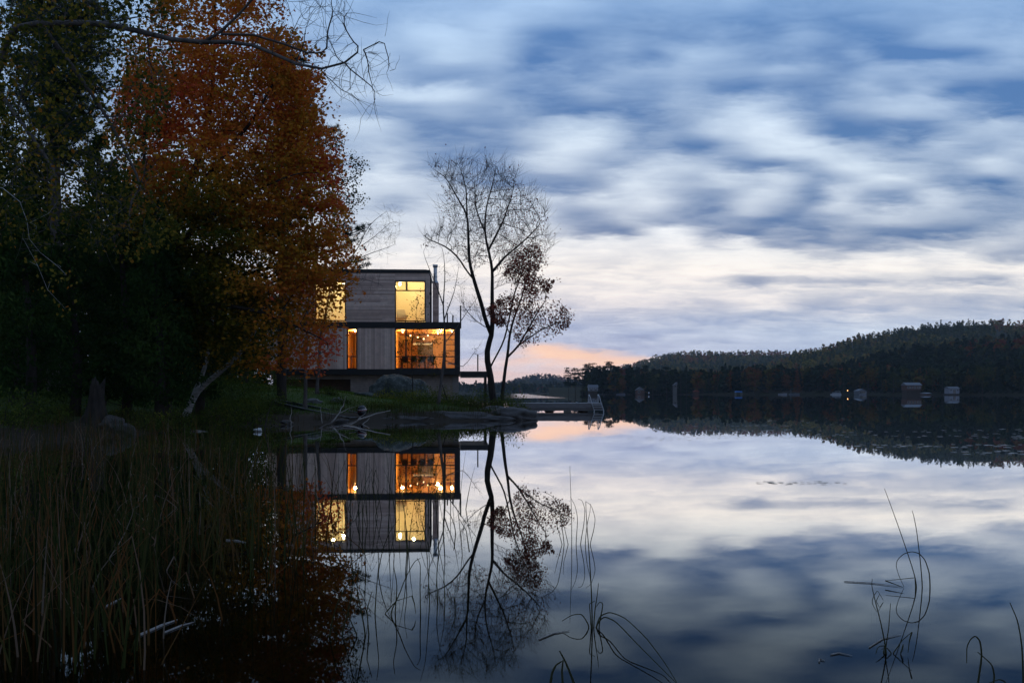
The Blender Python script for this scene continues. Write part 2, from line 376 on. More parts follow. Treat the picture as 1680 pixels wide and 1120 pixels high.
# ------------------------------------------------------------------ plant tools
def in_poly(px, py, poly):
    poly = np.asarray(poly, float); ins = np.zeros(len(px), bool); j = len(poly) - 1
    for i in range(len(poly)):
        xi, yi = poly[i]; xj, yj = poly[j]
        ins ^= ((yi > py) != (yj > py)) & (px < (xj - xi) * (py - yi) / (yj - yi + 1e-12) + xi); j = i
    return ins
def poly_d(px, py, poly):
    poly = np.asarray(poly, float); b = np.full(len(px), 1e9); p = np.stack([px, py], -1)
    for a, c in zip(poly, np.roll(poly, -1, 0)):
        ab = c - a; tt = np.clip(((p - a) @ ab) / (ab @ ab + 1e-9), 0, 1); b = np.minimum(b, np.linalg.norm(p - (a + tt[:, None] * ab), axis=1))
    return b
def crown(poly, Y0, depth, n, wob=True):
    """points filling a crown whose outline (seen across the lake) is poly and whose half depth is depth metres"""
    poly = np.asarray(poly, float); lo = poly.min(0); hi = poly.max(0); out = []
    c = 0
    while c < n:
        p = rng.random((n * 2, 2)) * (hi - lo) + lo; k = in_poly(p[:, 0], p[:, 1], poly); p = p[k]
        out.append(p); c += len(p)
    p = np.vstack(out)[:n]; d = poly_d(p[:, 0], p[:, 1], poly); d = np.sqrt(np.clip(d / (d.max() + 1e-9), 0, 1))
    Y = Y0 + (rng.random(n) * 2 - 1) * depth * d
    return np.stack([(p[:, 0] - 840) / F * Y0, Y, CH - (p[:, 1] - HZ) / F * Y0], -1)

def colonize(att, nodes, parent, step, infl, kill, iters=200, grav=0.0, jit=.15, maxn=9000):
    nodes = [np.array(n, float) for n in nodes]; parent = list(parent)
    A = att.copy(); N = np.array(nodes)
    d = np.full(len(A), 1e9); ni = np.zeros(len(A), int)
    for c in range(0, len(N)):
        dd = np.linalg.norm(A - N[c], axis=1); k = dd < d; d[k] = dd[k]; ni[k] = c
    for it in range(iters):
        act = d < infl
        if not act.any(): break
        u, inv = np.unique(ni[act], return_inverse=True)
        dirs = A[act] - np.array(nodes)[ni[act]]; dirs /= np.linalg.norm(dirs, axis=1)[:, None] + 1e-9
        s = np.zeros((len(u), 3)); np.add.at(s, inv, dirs)
        s /= np.linalg.norm(s, axis=1)[:, None] + 1e-9
        s += rng.normal(0, jit, s.shape); s[:, 2] += grav; s /= np.linalg.norm(s, axis=1)[:, None] + 1e-9
        base = len(nodes); new = np.array([nodes[i] for i in u]) + s * step
        for i, p_ in zip(u, new): nodes.append(p_); parent.append(int(i))
        dn = np.full(len(A), 1e9); nn = np.zeros(len(A), int)
        for c0 in range(0, len(new), 400):
            ch = new[c0:c0+400]; D2 = ((A[:, None, :] - ch[None]) ** 2).sum(-1); j = D2.argmin(1); m_ = np.sqrt(D2[np.arange(len(A)), j])
            k = m_ < dn; dn[k] = m_[k]; nn[k] = base + c0 + j[k]
        k = dn < d; d[k] = dn[k]; ni[k] = nn[k]
        keep = d > kill; A = A[keep]; d = d[keep]; ni = ni[keep]
        if len(A) == 0 or len(nodes) > maxn: break
    return np.array(nodes), np.array(parent)

def guides(lines, Y0=None):
    """hand-laid limbs -> nodes, parents.  each line: list of points; the first point snaps to the nearest earlier node"""
    nodes = []; par = []
    for ln in lines:
        ln = [np.asarray(p, float) for p in ln]
        if nodes:
            N = np.array(nodes); a = int(np.linalg.norm(N - ln[0], axis=1).argmin()); ln = ln[1:]
        else: nodes.append(ln[0]); par.append(-1); a = 0; ln = ln[1:]
        for p in ln:
            q0 = nodes[a]; L_ = np.linalg.norm(p - q0); k = max(1, int(L_ / .35))
            for i in range(1, k + 1):
                nodes.append(q0 + (p - q0) * i / k + (rng.normal(0, .02, 3) if i < k else 0)); par.append(a); a = len(nodes) - 1
    return nodes, par

def radii(parent, r0, expo, rmax):
    n = len(parent); r = np.zeros(n); ch = np.zeros(n, int)
    for i in range(n):
        if parent[i] >= 0: ch[parent[i]] += 1
    acc = np.zeros(n)
    for i in range(n - 1, -1, -1):
        r[i] = (acc[i] if ch[i] else r0 ** expo) ** (1 / expo)
        if parent[i] >= 0: acc[parent[i]] += r[i] ** expo
    if rmax and r[0] > 0:  # bend the law so the foot has the wanted radius
        g = math.log(rmax / r0) / math.log(max(r[0] / r0, 1.01)); r = r0 * (r / r0) ** g
    return r, ch

def limbs(mb, nodes, parent, r, ch, kmax=8, flare=1.0, taper=1.15):
    n = len(nodes); kids = [[] for _ in range(n)]
    for i in range(n):
        if parent[i] >= 0: kids[parent[i]].append(i)
    # limbs also thin out with the way left to their tips
    Lh = np.zeros(n)
    for i in range(n - 1, 0, -1):
        p_ = parent[i]
        if p_ >= 0: Lh[p_] = max(Lh[p_], Lh[i] + np.linalg.norm(nodes[i] - nodes[p_]))
    r = np.minimum(r, np.maximum(r[0] * (Lh / max(Lh[0], .1)) ** taper, r.min()))
    stack = [(0, -1)]
    while stack:
        s, frm = stack.pop(); ch_ = [frm] if frm >= 0 else []; cur = s; ch_.append(s)
        while kids[cur]:
            ks = sorted(kids[cur], key=lambda i: -r[i]); nxt = ks[0]
            for o in ks[1:]: stack.append((o, cur))
            ch_.append(nxt); cur = nxt
        pts = nodes[ch_]; rr = r[ch_].copy()
        if frm >= 0: rr[0] = min(rr[0], rr[1] * 1.15)
        if frm < 0: rr[0] *= 1.5 * flare; 
        if len(rr) > 2 and frm < 0: rr[1] *= 1.15 * flare
        rr[-1] *= .4
        if len(pts) > 5:   # relax the kinks a little
            pts = pts.copy(); pts[1:-1] = pts[1:-1] * .5 + (pts[:-2] + pts[2:]) * .25
        k = 3 if rr.max() < .02 else (4 if rr.max() < .05 else (6 if rr.max() < .12 else kmax))
        mb.tube(pts, rr, k, cap=False)

def twigs(nodes, parent, r, n, ln, up, rt, rmaxpick):
    """short fine end twigs leaving the thin wood"""
    idx = np.where(r < rmaxpick)[0]; pick = idx[rng.integers(0, len(idx), n)]; N = list(nodes); Pn = list(parent); rr = list(r)
    for i in pick:
        p = parent[i]; d = nodes[i] - nodes[p] if p >= 0 else np.array([0, 0, 1.]); d = d / (np.linalg.norm(d) + 1e-9)
        d = d + rng.normal(0, .55, 3) + np.array([0, 0, up]); d /= np.linalg.norm(d); L_ = ln * rng.uniform(.4, 1.3); cur = int(i); k = 3
        for q in range(k):
            d = d + rng.normal(0, .16, 3) + np.array([0, 0, up * .15]); d /= np.linalg.norm(d)
            N.append(N[cur] + d * L_ / k); Pn.append(cur); rr.append(rt * (1 - .2 * q)); cur = len(N) - 1
    return np.array(N), np.array(Pn), np.array(rr)

def leaves(pts, size, aspect=1.4, droop=0.0, spread=None, flat=0.0):
    """leaf blades as bent quads at pts"""
    n = len(pts)
    a = rng.normal(0, 1, (n, 3)); a[:, 2] -= droop; a[:, 2] *= (1 - flat); a /= np.linalg.norm(a, axis=1)[:, None] + 1e-9
    b = rng.normal(0, 1, (n, 3)); b -= (b * a).sum(1)[:, None] * a; b /= np.linalg.norm(b, axis=1)[:, None] + 1e-9
    c = np.cross(a, b)
    s = size * (.65 + .7 * rng.random(n))[:, None]
    v0 = pts; v1 = pts + a * s * .5 + b * s / aspect * .5 + c * s * .08; v2 = pts + a * s; v3 = pts + a * s * .5 - b * s / aspect * .5 + c * s * .08
    v = np.stack([v0, v1, v2, v3], 1).reshape(-1, 3); q = np.arange(4 * n).reshape(-1, 4)
    return v, q

def tufts(cent, size, n_each, dirs=None, width=.06, up=.4):
    """needle tufts: thin triangles radiating from each centre"""
    n = len(cent); c = np.repeat(cent, n_each, 0); m_ = len(c)
    a = rng.normal(0, 1, (m_, 3)); a[:, 2] += up
    if dirs is not None: a += np.repeat(dirs, n_each, 0) * 1.2
    a /= np.linalg.norm(a, axis=1)[:, None]
    b = rng.normal(0, 1, (m_, 3)); b = np.cross(a, b); b /= np.linalg.norm(b, axis=1)[:, None]
    s = size * (.7 + .6 * rng.random(m_))[:, None]
    v = np.stack([c - b * s * width, c + b * s * width, c + a * s], 1).reshape(-1, 3)
    return v, np.arange(3 * m_).reshape(-1, 3)

def place(root_loc, arr): return arr - np.asarray(root_loc)

def put_tree(name, label, cat, base, branch_mb, bark, parts, group=None):
    root = thing(name, label, cat, tuple(base), 0, group)
    for nm, v, f, m_, ti in parts: meshobj(nm, v - base, f, m_, root, tint=ti)
    if branch_mb:
        branch_mb.v = [np.vstack(branch_mb.v) - base]
        # merge indices are already global
        branch_mb.build('trunk', bark, root, smooth=True)
    return root

exec_parts = []
# ------------------------------------------------------------------ the house on the point
YH = 70.0; K = YH / F
def HX(px): return (px - 755) * K
def HZ_(py): return CH - (py - HZ) * K
sid = bpy.data.materials.new('cedar_siding'); sid.use_nodes = True; t = NT(sid.node_tree); pb = sid.node_tree.nodes['Principled BSDF']
at = t.n('ShaderNodeAttribute', attribute_name='tint'); tco = t.n('ShaderNodeTexCoord').outputs['Object']
cb = t.ramp(at.outputs['Fac'], [(0, (.46, .30, .235)), (.5, (.63, .42, .335)), (1, (.80, .57, .46))])
nn = t.noise(tco, 2.5, 5, .7)
sid.node_tree.links.new(t.mixc(t.mr(nn, .35, .7, 0, .45), cb, c4((.24, .18, .165))), pb.inputs['Base Color']); pb.inputs['Roughness'].default_value = .85
M['black'] = mat('black_steel', (.012, .011, .011), .5, .3)
M['frame'] = mat('dark_window_frame', (.02, .017, .015), .5, .3)
M['found'] = mat('pale_base_boards', (.30, .235, .205), .9, .1, nscale=3, namt=.35)
M['conc'] = mat('concrete', (.22, .19, .175), .9, .1, nscale=2, namt=.3)
M['wall_in'] = mat('warm_plaster', (.78, .70, .55), .9, .1)
M['wall_up'] = mat('cream_plaster', (.80, .76, .62), .9, .1)
M['wood_in'] = mat('honey_wood', (.74, .44, .15), .6, .3, nscale=3, base2=(.60, .31, .09), stretch=(1, 6, 6))
M['wood_dk'] = mat('walnut_wood', (.10, .045, .02), .6, .3, nscale=3, base2=(.05, .022, .01), stretch=(1, 6, 6))
M['bulb'] = emat('lit_bulb', (1, .85, .55), 9)
M['pend'] = emat('lit_pendant_glass', (1, .72, .35), 5)
M['metal'] = mat('galvanised_steel', (.5, .5, .52), .35, .5, .9, nscale=3, namt=.3)
M['fabric'] = mat('cream_fabric', (.55, .5, .42), .95, .1)
M['dkfab'] = mat('dark_fabric', (.05, .04, .035), .95, .1)
gm_ = bpy.data.materials.new('window_glass'); gm_.use_nodes = True; gm_.node_tree.nodes.clear(); t = NT(gm_.node_tree)
fr = t.n('ShaderNodeFresnel'); fr.inputs[0].default_value = 1.4; tr = t.n('ShaderNodeBsdfTransparent'); tr.inputs[0].default_value = (.92, .93, .92, 1)
g2 = t.n('ShaderNodeBsdfGlossy'); g2.inputs['Roughness'].default_value = .02; mx = t.n('ShaderNodeMixShader')
for a, b in ((fr.outputs[0], mx.inputs[0]), (tr.outputs[0], mx.inputs[1]), (g2.outputs[0], mx.inputs[2])): gm_.node_tree.links.new(a, b)
gm_.node_tree.links.new(mx.outputs[0], t.n('ShaderNodeOutputMaterial').inputs[0]); M['glass'] = gm_

RZ = math.atan2(85, F)
hx0, hy0 = XW(755, YH), YH
house = thing('modern_house', 'two storey flat roofed cedar clad house with glowing windows behind the boulder', 'house', (hx0, hy0, HZ_(640)), RZ)
HB = HZ_(640)
def L_(z): return z - HB
z_base0, z_base1 = L_(HZ_(614.5)), L_(HZ_(605.5))
z_mid0, z_mid1 = L_(HZ_(538.5)), L_(HZ_(528.5))
z_top0, z_top1 = L_(HZ_(448.5)), L_(HZ_(443))
xL = HX(441); D1 = 8.5; xUL = HX(470); xUR = HX(704.5); D2 = 6.6
# black steel bands
MB().box(xL - .05, .0, -.06, D1, z_base0, z_base1).build('floor_beam', M['black'], house)
MB().box(xL - .05, .0, -.06, D1, z_mid0, z_mid1).build('floor_beam', M['black'], house)
MB().box(xUL - .05, xUR + .04, -.06, D2, z_top0, z_top1).build('roof_edge', M['black'], house)
MB().box(xUL + .15, xUR - .2, .2, D2 - .2, z_top1 + .003, z_top1 + .05).build('roof', M['conc'], house)
MB().box(HX(747.5), .0, -.05, .35, z_base1, z_mid0).build('corner_post', M['black'], house)
# siding: separate boards
def siding_vert(x0, x1, z0, z1, name='siding'):
    m = MB(); x = x0
    while x < x1 - .02:
        wd = min(.135, x1 - x); dpt = .0 if rng.random() < .6 else .018
        m.box(x + .007, x + wd - .007, -.025 - dpt, .05, z0, z1, tint=rng.random()); x += wd
    m.box(x0, x1, .052, .12, z0, z1, tint=0)
    return m.build(name, sid, house)
def siding_horz(x0, x1, z0, z1, y0=0.0, name='siding', tm=1):
    m = MB(); z = z0
    while z < z1 - .02:
        wd = min(.125, z1 - z); x = x0
        while x < x1 - .01:
            ln = min(rng.uniform(1.6, 3.6), x1 - x)
            m.box(x + .003, x + ln - .003, y0 - .025 - (.015 if rng.random() < .4 else 0), y0 + .05, z + .007, z + wd - .007, tint=rng.random() * tm); x += ln
        z += wd
    m.box(x0, x1, y0 + .052, y0 + .12, z0, z1, tint=0)
    return m.build(name, sid, house)
wn0, wn1 = HX(570.5), HX(587.5); wb0, wb1 = HX(648.5), HX(747.5)
zl0, zl1 = z_base1, z_mid0
siding_vert(xL, wn0, zl0, zl1); siding_vert(wn1, wb0, zl0, zl1)
uw0, uw1 = HX(648.5), HX(698.5); ul0, ul1 = HX(519), HX(569)
zu0, zu1 = z_mid1, z_top0; wz0, wz1 = L_(HZ_(528)), L_(HZ_(461))
siding_horz(xUL, ul0, zu0, zu1); siding_horz(ul1, uw0, zu0, zu1); siding_horz(uw1, xUR, zu0, zu1)
siding_horz(ul0, ul1, wz1, zu1); siding_horz(uw0, uw1, wz1, zu1)
def window(x0, x1, z0, z1, vs, hs, y=0.0, fw=.075):
    """vs: list of (x, z0, z1) mullions; hs: list of z transoms"""
    m = MB()
    m.box(x0, x0 + fw, y - .03, y + .09, z0, z1).box(x1 - fw, x1, y - .03, y + .09, z0, z1)
    m.box(x0 + fw, x1 - fw, y - .028, y + .088, z0, z0 + fw).box(x0 + fw, x1 - fw, y - .028, y + .088, z1 - fw, z1)
    for zz in hs: m.box(x0 + fw, x1 - fw, y - .026, y + .086, zz - fw / 2, zz + fw / 2)
    for (xx, a, b, w_) in vs: m.box(xx - w_ / 2, xx + w_ / 2, y - .034, y + .094, a, b)
    f = m.build('window', M['frame'], house)
    MB().box(x0 + fw * .5, x1 - fw * .5, y + .03, y + .036, z0 + fw * .5, z1 - fw * .5).build('pane', M['glass'], f)
zt = L_(HZ_(585))
window(wn0, wn1, zl0, zl1, [(HX(577), zl0, zt, .06)], [zt])
window(wb0, wb1, zl0, zl1, [(HX(666.5), zt, zl1, .11), (HX(697.5), zl0, zt, .07), (HX(729.5), zl0, zl1, .15)], [zt])
zh = L_(HZ_(477)); window(uw0, uw1, wz0 + .02, wz1, [(HX(667.5), zh, wz1, .13)], [zh]); window(ul0, ul1, wz0 + .02, wz1, [(HX(537), zh, wz1, .1)], [zh])
# side and rear walls (the right flank points at the camera), interior slabs
def wallbox(nm, x0, x1, y0, y1, z0, z1, m): return MB().box(x0, x1, y0, y1, z0, z1).build(nm, m, house)
wallbox('side_wall', -.10, -.003, .36, D1 - .02, zl0, zl1, M['black'])
wallbox('side_wall', xL, xL + .12, .13, D1 - .02, zl0, zl1, sid)
wallbox('rear_wall', xL + .13, -.13, D1 - .2, D1 - .03, zl0, zl1, M['wood_in'])
wallbox('side_wall', xUR - .12, xUR - .003, .13, D2 - .02, zu0, zu1, sid)
wallbox('side_wall', xUL + .003, xUL + .12, .13, D2 - .02, zu0, zu1, sid)
wallbox('rear_wall', xUL + .13, xUR - .13, 4.4, 4.55, zu0, zu1, M['wall_up'])
wallbox('inner_wall', HX(640), HX(646), .15, D1 - .25, zl0 + .06, zl1 - .06, M['wood_in'])
wallbox('inner_wall', HX(560), HX(563), .15, D1 - .25, zl0 + .06, zl1 - .06, M['wood_in'])
wallbox('inner_wall', HX(594), HX(597), .15, D1 - .25, zl0 + .06, zl1 - .06, M['wall_in'])
wallbox('inner_wall', HX(636), HX(640), .15, 4.38, zu0 + .06, zu1 - .02, M['wall_up'])
wallbox('inner_wall', HX(575), HX(580), .15, 4.38, zu0 + .06, zu1 - .02, M['wall_up'])
wallbox('floor', xL + .14, -.14, .15, D1 - .25, zl0 + .002, zl0 + .05, M['wood_in'])
wallbox('ceiling', xL + .14, -.14, .15, D1 - .25, zl1 - .05, zl1 - .002, M['wood_in'])
wallbox('floor', xUL + .14, xUR - .14, .15, 4.38, zu0 + .002, zu0 + .02, M['wood_in'])
wallbox('ceiling', xUL + .14, xUR - .14, .15, 4.38, zu1 - .015, zu1 - .002, M['wall_up'])
# wood base under the beams
gl_ = lambda px: gz(XW(px, YH), YH)
m = MB(); z = 0
for (a, b, zb) in ((446, 575, 622), (575, 742, 636)):
    zz0 = L_(HZ_(zb)) - (.0 if a == 446 else 1.4); zz1 = z_base0; zq = zz0
    while zq < zz1 - .01:
        wd = min(.15, zz1 - zq); m.box(HX(a), HX(b) - .01, .5, .62, zq + .005, zq + wd - .005, tint=rng.random()); zq += wd
m.build('foundation', M['found'], house)
MB().box(HX(446), HX(575), 1.2, 6, L_(HZ_(650)), z_base0 - .003).box(HX(575), HX(741), .64, 6, L_(HZ_(668)), z_base0 - .003).build('crawl_space_wall', M['wood_dk'], house)
MB().box(HX(742), HX(752.5), .42, 5.5, -1.0, z_base0 - .003).build('foundation_pier', M['conc'], house)
# chimney chase with steel flue
c0, c1 = HX(709), HX(719)
m = MB(); z = zu0; zc1 = L_(HZ_(460.5))
while z < zc1 - .02:
    wd = min(.135, zc1 - z); m.box(c0, c1, 1.5, 2.2, z + .006, z + wd - .006, tint=rng.random()); z += wd
m.box(c0 + .02, c1 - .02, 1.52, 2.18, zu0, zc1 + .02, tint=0)
ch_ = m.build('chimney', sid, house)
fx = HX(713.2); m = MB()
m.tube([(fx, 1.85, zc1), (fx, 1.85, L_(HZ_(433)))], .13, 14); 
for zz in (456, 450): m.tube([(fx, 1.85, L_(HZ_(zz))), (fx, 1.85, L_(HZ_(zz)) + .06)], .16, 14)
m.tube([(fx, 1.85, L_(HZ_(459.5))), (fx, 1.85, L_(HZ_(457)))], [.24, .2], 14)
m.tube([(fx, 1.85, L_(HZ_(434))), (fx, 1.85, L_(HZ_(431.5)))], [.15, .2], 14); m.tube([(fx, 1.85, L_(HZ_(430.8))), (fx, 1.85, L_(HZ_(429)))], [.2, .19], 14)
m.build('flue', M['metal'], ch_, smooth=False)
m = MB(); px_ = HX(706.6); m.tube([(px_, .45, zu0), (px_, .45, L_(HZ_(452))), (px_ - .1, .45, L_(HZ_(449)))], .05, 8)
m.box(px_ - .09, px_ + .07, .38, .52, L_(HZ_(483)), L_(HZ_(479))); m.build('downpipe', M['black'], house)
# terrace on the lower roof
for px, yy, top in ((734, 6.8, 501), (743, 3.4, 511), (755.7, -.02, 501)):
    x = HX(px) * (YH + yy) / YH - (px - 755) * 0; rail = MB().box(x - .05, x + .05, yy, yy + .08, z_mid1 + .003 - (.0 if px < 750 else .45), L_(HZ_(top))).build('railing_post', M['black'], house)
MB().box(-.02, -.005, .08, 6.7, z_mid1 + .08, L_(HZ_(503))).build('pane', M['glass'], rail)
# lower deck sticking out over the slope towards the lake
dk_ = MB().box(.003, HX(802), .25, 6.5, L_(HZ_(617.5)), L_(HZ_(608.8)))
dko = dk_.build('deck', M['black'], house)
MB().box(HX(784) - .045, HX(784) + .045, .3, .38, L_(HZ_(608.5)), L_(HZ_(581))).build('railing_post', M['black'], dko)
for x_, y_ in ((HX(799), 3.4), (HX(799), 6.2)): MB().box(x_ - .07, x_ + .07, y_, y_ + .14, -1.2, L_(HZ_(617.6))).build('deck_post', M['black'], dko)

def H(x, y, z):   # house frame -> world
    c, s = math.cos(RZ), math.sin(RZ); return (hx0 + c * x - s * y, hy0 + s * x + c * y, HB + z)
def hthing(name, label, cat, x, y, z, group=None): return thing(name, label, cat, H(x, y, z), RZ, group)
def lamp_light(name, parent, e, col, loc=(0, 0, 0), r=.08):
    l = bpy.data.lights.new(name, 'POINT'); l.energy = e; l.color = col; l.shadow_soft_size = r
    o = bpy.data.objects.new(name, l); COL.objects.link(o); o.parent = parent; o.location = loc
def sphere(mb, c, r, k=10, n=6, sz=1.0):
    a = np.linspace(0, np.pi, n + 1); pts = [(c[0], c[1], c[2] - r * sz * math.cos(q)) for q in a]
    mb.tube(pts, [max(r * math.sin(q), 1e-4) for q in a], k, cap=False)
def ceiling_lamp(label, x, y, z, e, col, group=None, br=.11, drop=0):
    t_ = hthing('ceiling_lamp', label, 'lamp', x, y, z, group)
    MB().tube([(0, 0, -.045 - drop), (0, 0, -.005)], [.03, .05] if drop else [.13, .15], 10).build('canopy', M['metal'], t_)
    m = MB(); sphere(m, (0, 0, -.045 - br - drop), br); m.build('bulb', M['bulb'], t_, smooth=True)
    lamp_light('lamp_light', t_, e, col, (0, 0, -.10 - 2 * br - drop), .1)
UP = (1, .76, .34); LO = (1, .60, .19)
ceiling_lamp('bright round ceiling lamp behind the right upstairs window', HX(655.5), .75, zu1 - .018, 190, UP, drop=.52)
ceiling_lamp('bright round ceiling lamp behind the left upstairs window', HX(563), .75, zu1 - .018, 190, UP, drop=.52)
# second lights deeper in the upper rooms
ceiling_lamp('round ceiling lamp deep in the right upstairs room', HX(676), 2.9, zu1 - .018, 110, UP, br=.06)
ceiling_lamp('round ceiling lamp deep in the left upstairs room', HX(540), 2.9, zu1 - .018, 110, UP, br=.06)
# downstairs spots and pendants
for i, (px, yy, e, lb) in enumerate(((658, 2.2, 200, 'small ceiling spot lamp left of the fireplace block'), (722, 1.6, 330, 'small ceiling spot lamp beside the thick mullion downstairs'),
                                 (716, 4.6, 260, 'small ceiling spot lamp at the back of the lit living room'), (741, 2.0, 110, 'small ceiling spot lamp over the wall shelves'), (579, 2.0, 260, 'small ceiling spot lamp behind the narrow tall window'))):
    ceiling_lamp(lb, HX(px), yy, zl1 - .055, e, LO, br=.03)
pendlab = ['leftmost glass pendant over the dining table', 'second glass pendant from the left over the dining table', 'third glass pendant from the left over the dining table', 'rightmost glass pendant over the dining table']
for i, px in enumerate((672, 684, 694, 701)):
    t_ = hthing('pendant_lamp', pendlab[i], 'lamp', HX(px), 1.6, zl1 - .055, 'glass pendants over the dining table')
    dz_ = -.32 - .12 * ((i * 7) % 3)
    MB().tube([(0, 0, 0), (0, 0, dz_)], .008, 5).build('cord', M['black'], t_)
    m = MB(); sphere(m, (0, 0, dz_ - .05), .055); m.build('lamp_shade', M['pend'], t_, smooth=True)
# fireplace / kitchen block, shelves, table, chairs, bed
fb = hthing('kitchen_block', 'dark kitchen block with pale hood panel in the lit downstairs room', 'kitchen unit', HX(693), 5.2, zl0 + .052)
MB().box(-1.0, .7, -.3, .4, 0, 1.1).build('counter', M['wood_dk'], fb)
MB().box(-.55, .62, .1, .45, 1.1, 1.9).build('oven', M['dkfab'], fb)
MB().box(-1.0, .72, -.1, .45, 2.1, 2.5).build('hood', M['wood_dk'], fb)
MB().box(-.9, .6, .3, .42, 1.91, 2.08).build('back_panel', M['metal'], fb)
sh = hthing('wall_shelf', 'tall wooden wall shelf behind the right end pane downstairs', 'shelf', HX(740), 5.6, zl0 + .052)
for zz in (.5, 1.0, 1.45, 1.9, 2.3): MB().box(-.42, .36, -.2, .2, zz, zz + .06).build('board', M['wood_dk'], sh)
MB().box(-.47, -.42, -.2, .2, 0, 2.6).build('side_panel', M['wood_dk'], sh); MB().box(.36, .41, -.2, .2, 0, 2.6).build('side_panel', M['wood_dk'], sh)
tb = hthing('dining_table', 'long dark dining table behind the big downstairs window', 'table', HX(685), 1.6, zl0 + .052)
MB().box(-1.4, 1.2, -.45, .45, .70, .75).build('tabletop', M['wood_dk'], tb)
for sx in (-1.25, 1.05):
    for sy in (-.38, .32): MB().box(sx, sx + .07, sy, sy + .07, 0, .699).build('leg', M['wood_dk'], tb)
def chair(x, y, rz, label):
    t_ = hthing('dining_chair', label, 'chair', x, y, zl0 + .052, 'chairs at the dining table'); t_.rotation_euler[2] += rz
    MB().box(-.21, .21, -.21, .21, .43, .47).build('seat', M['dkfab'], t_); MB().box(-.21, .21, .18, .22, .48, .88).build('backrest', M['dkfab'], t_)
    for sx in (-.2, .16):
        for sy in (-.2, .16): MB().box(sx, sx + .04, sy, sy + .04, 0, .429).build('leg', M['wood_dk'], t_)
for i, (px, lb) in enumerate(((664, 'dark dining chair at the left of the near table side'), (678, 'dark dining chair in the middle of the near table side'), (692, 'dark dining chair behind the lower mullion'), (706, 'dark dining chair at the right of the near table side'))):
    chair(HX(px), .85, math.pi, lb)
ac = hthing('rattan_armchair', 'round rattan armchair at the foot of the right end pane', 'armchair', HX(739), .85, zl0 + .052)
m = MB()
for k in range(9):
    a = math.pi * (k / 8); r_ = .34
    m.tube([(r_ * math.cos(a), r_ * math.sin(a) * .8 - .1, .35), (r_ * 1.12 * math.cos(a), r_ * math.sin(a) - .05, .62), (r_ * .95 * math.cos(a), r_ * math.sin(a), .80 + .12 * math.sin(a))], .014, 5)
m.build('backrest', M['wood_in'], ac); m = MB(); m.tube([(0, -.08, .3), (0, -.08, .4)], [.33, .35], 16); m.build('seat', M['fabric'], ac)
for a in (.8, 2.3, 3.9, 5.5): MB().tube([(.25 * math.cos(a), .25 * math.sin(a) - .08, .31), (.3 * math.cos(a), .3 * math.sin(a) - .08, 0)], .018, 6).build('leg', M['wood_in'], ac)
bd = hthing('armchair', 'cream armchair behind the bottom left of the upstairs window', 'armchair', HX(656), 1.3, zu0 + .021)
def soft(m, x0, x1, y0, y1, z0, z1, r=.06):
    n = 6
    for k in range(n):
        a = k / (n - 1); g = r * (1 - math.sin(math.pi * a)) if 0 < a < 1 else r
        m.box(x0 + g, x1 - g, y0 + g, y1 - g, z0 + (z1 - z0) * k / n, z0 + (z1 - z0) * (k + 1) / n - .001)
m = MB(); soft(m, -.3, .3, -.35, .3, .22, .45); m.build('seat', M['fabric'], bd)
m = MB(); soft(m, -.32, .32, .2, .42, .4, .98); m.build('backrest', M['fabric'], bd)
m = MB(); soft(m, -.45, -.31, -.35, .3, .2, .62); m.build('armrest', M['fabric'], bd); m = MB(); soft(m, .31, .45, -.35, .3, .2, .62); m.build('armrest', M['fabric'], bd)
for sx in (-.38, .33):
    for sy in (-.28, .22): MB().box(sx, sx + .05, sy, sy + .05, 0, .2).build('leg', M['wood_dk'], bd)

# ------------------------------------------------------------------ swimming dock with ladder
M['dockwood'] = mat('weathered_dock_wood', (.34, .33, .33), .8, .2, nscale=3, base2=(.22, .21, .21), stretch=(1, 8, 8))
M['dockface'] = mat('dock_fascia', (.20, .185, .18), .8, .2, nscale=3, base2=(.13, .12, .12), stretch=(1, 8, 8))
M['float'] = mat('white_float_plastic', (.62, .61, .6), .6, .3, nscale=2, namt=.35)
M['alu'] = mat('aluminium', (.34, .34, .35), .5, .4, .3)
YD = 66.0
dr = thing('swimming_dock', 'long grey floating dock reaching into the lake from the rocky point', 'dock', (XW(915, YD), YD, 0))
x0, x1 = XW(836, YD) - XW(915, YD), XW(988, YD) - XW(915, YD)
zt_ = ZW(661, YD)
m = MB(); x = x0
while x < x1 - .05: m.box(x, min(x + .135, x1), .03, 3.0, zt_ - .04, zt_ - (0 if rng.random() < .8 else .006)); x += .145
m.build('deck_board', M['dockwood'], dr)
MB().box(x0, x1 - .5, -.02, .02, ZW(669.5, YD), zt_ - .008).box(x1 - .5, x1, -.02, .02, ZW(672.5, YD), zt_ - .03).build('fascia', M['dockface'], dr)
MB().box(x0, x1 - .5, .05, .12, ZW(673.5, YD), ZW(669.8, YD)).build('beam', M['dockface'], dr)
MB().box(x0, x1, 2.9, 3.02, ZW(673, YD), zt_ - .045).build('rear_beam', M['dockface'], dr)
for px in (875, 932): 
    xx = XW(px, YD) - XW(915, YD)
    m = MB(); soft(m, xx - .25, xx + .25, .3, 1.4, -.15, ZW(673.8, YD), .03); m.build('float', M['float'], dr)
for px in (903, 960):
    xx = XW(px, YD) - XW(915, YD); m = MB(); soft(m, xx - .3, xx + .3, 1.5, 2.8, -.15, ZW(673.8, YD), .03); m.build('float', M['dkfab'], dr)
lad = MB()
lx = [XW(968, YD) - XW(915, YD), XW(983.5, YD) - XW(915, YD)]
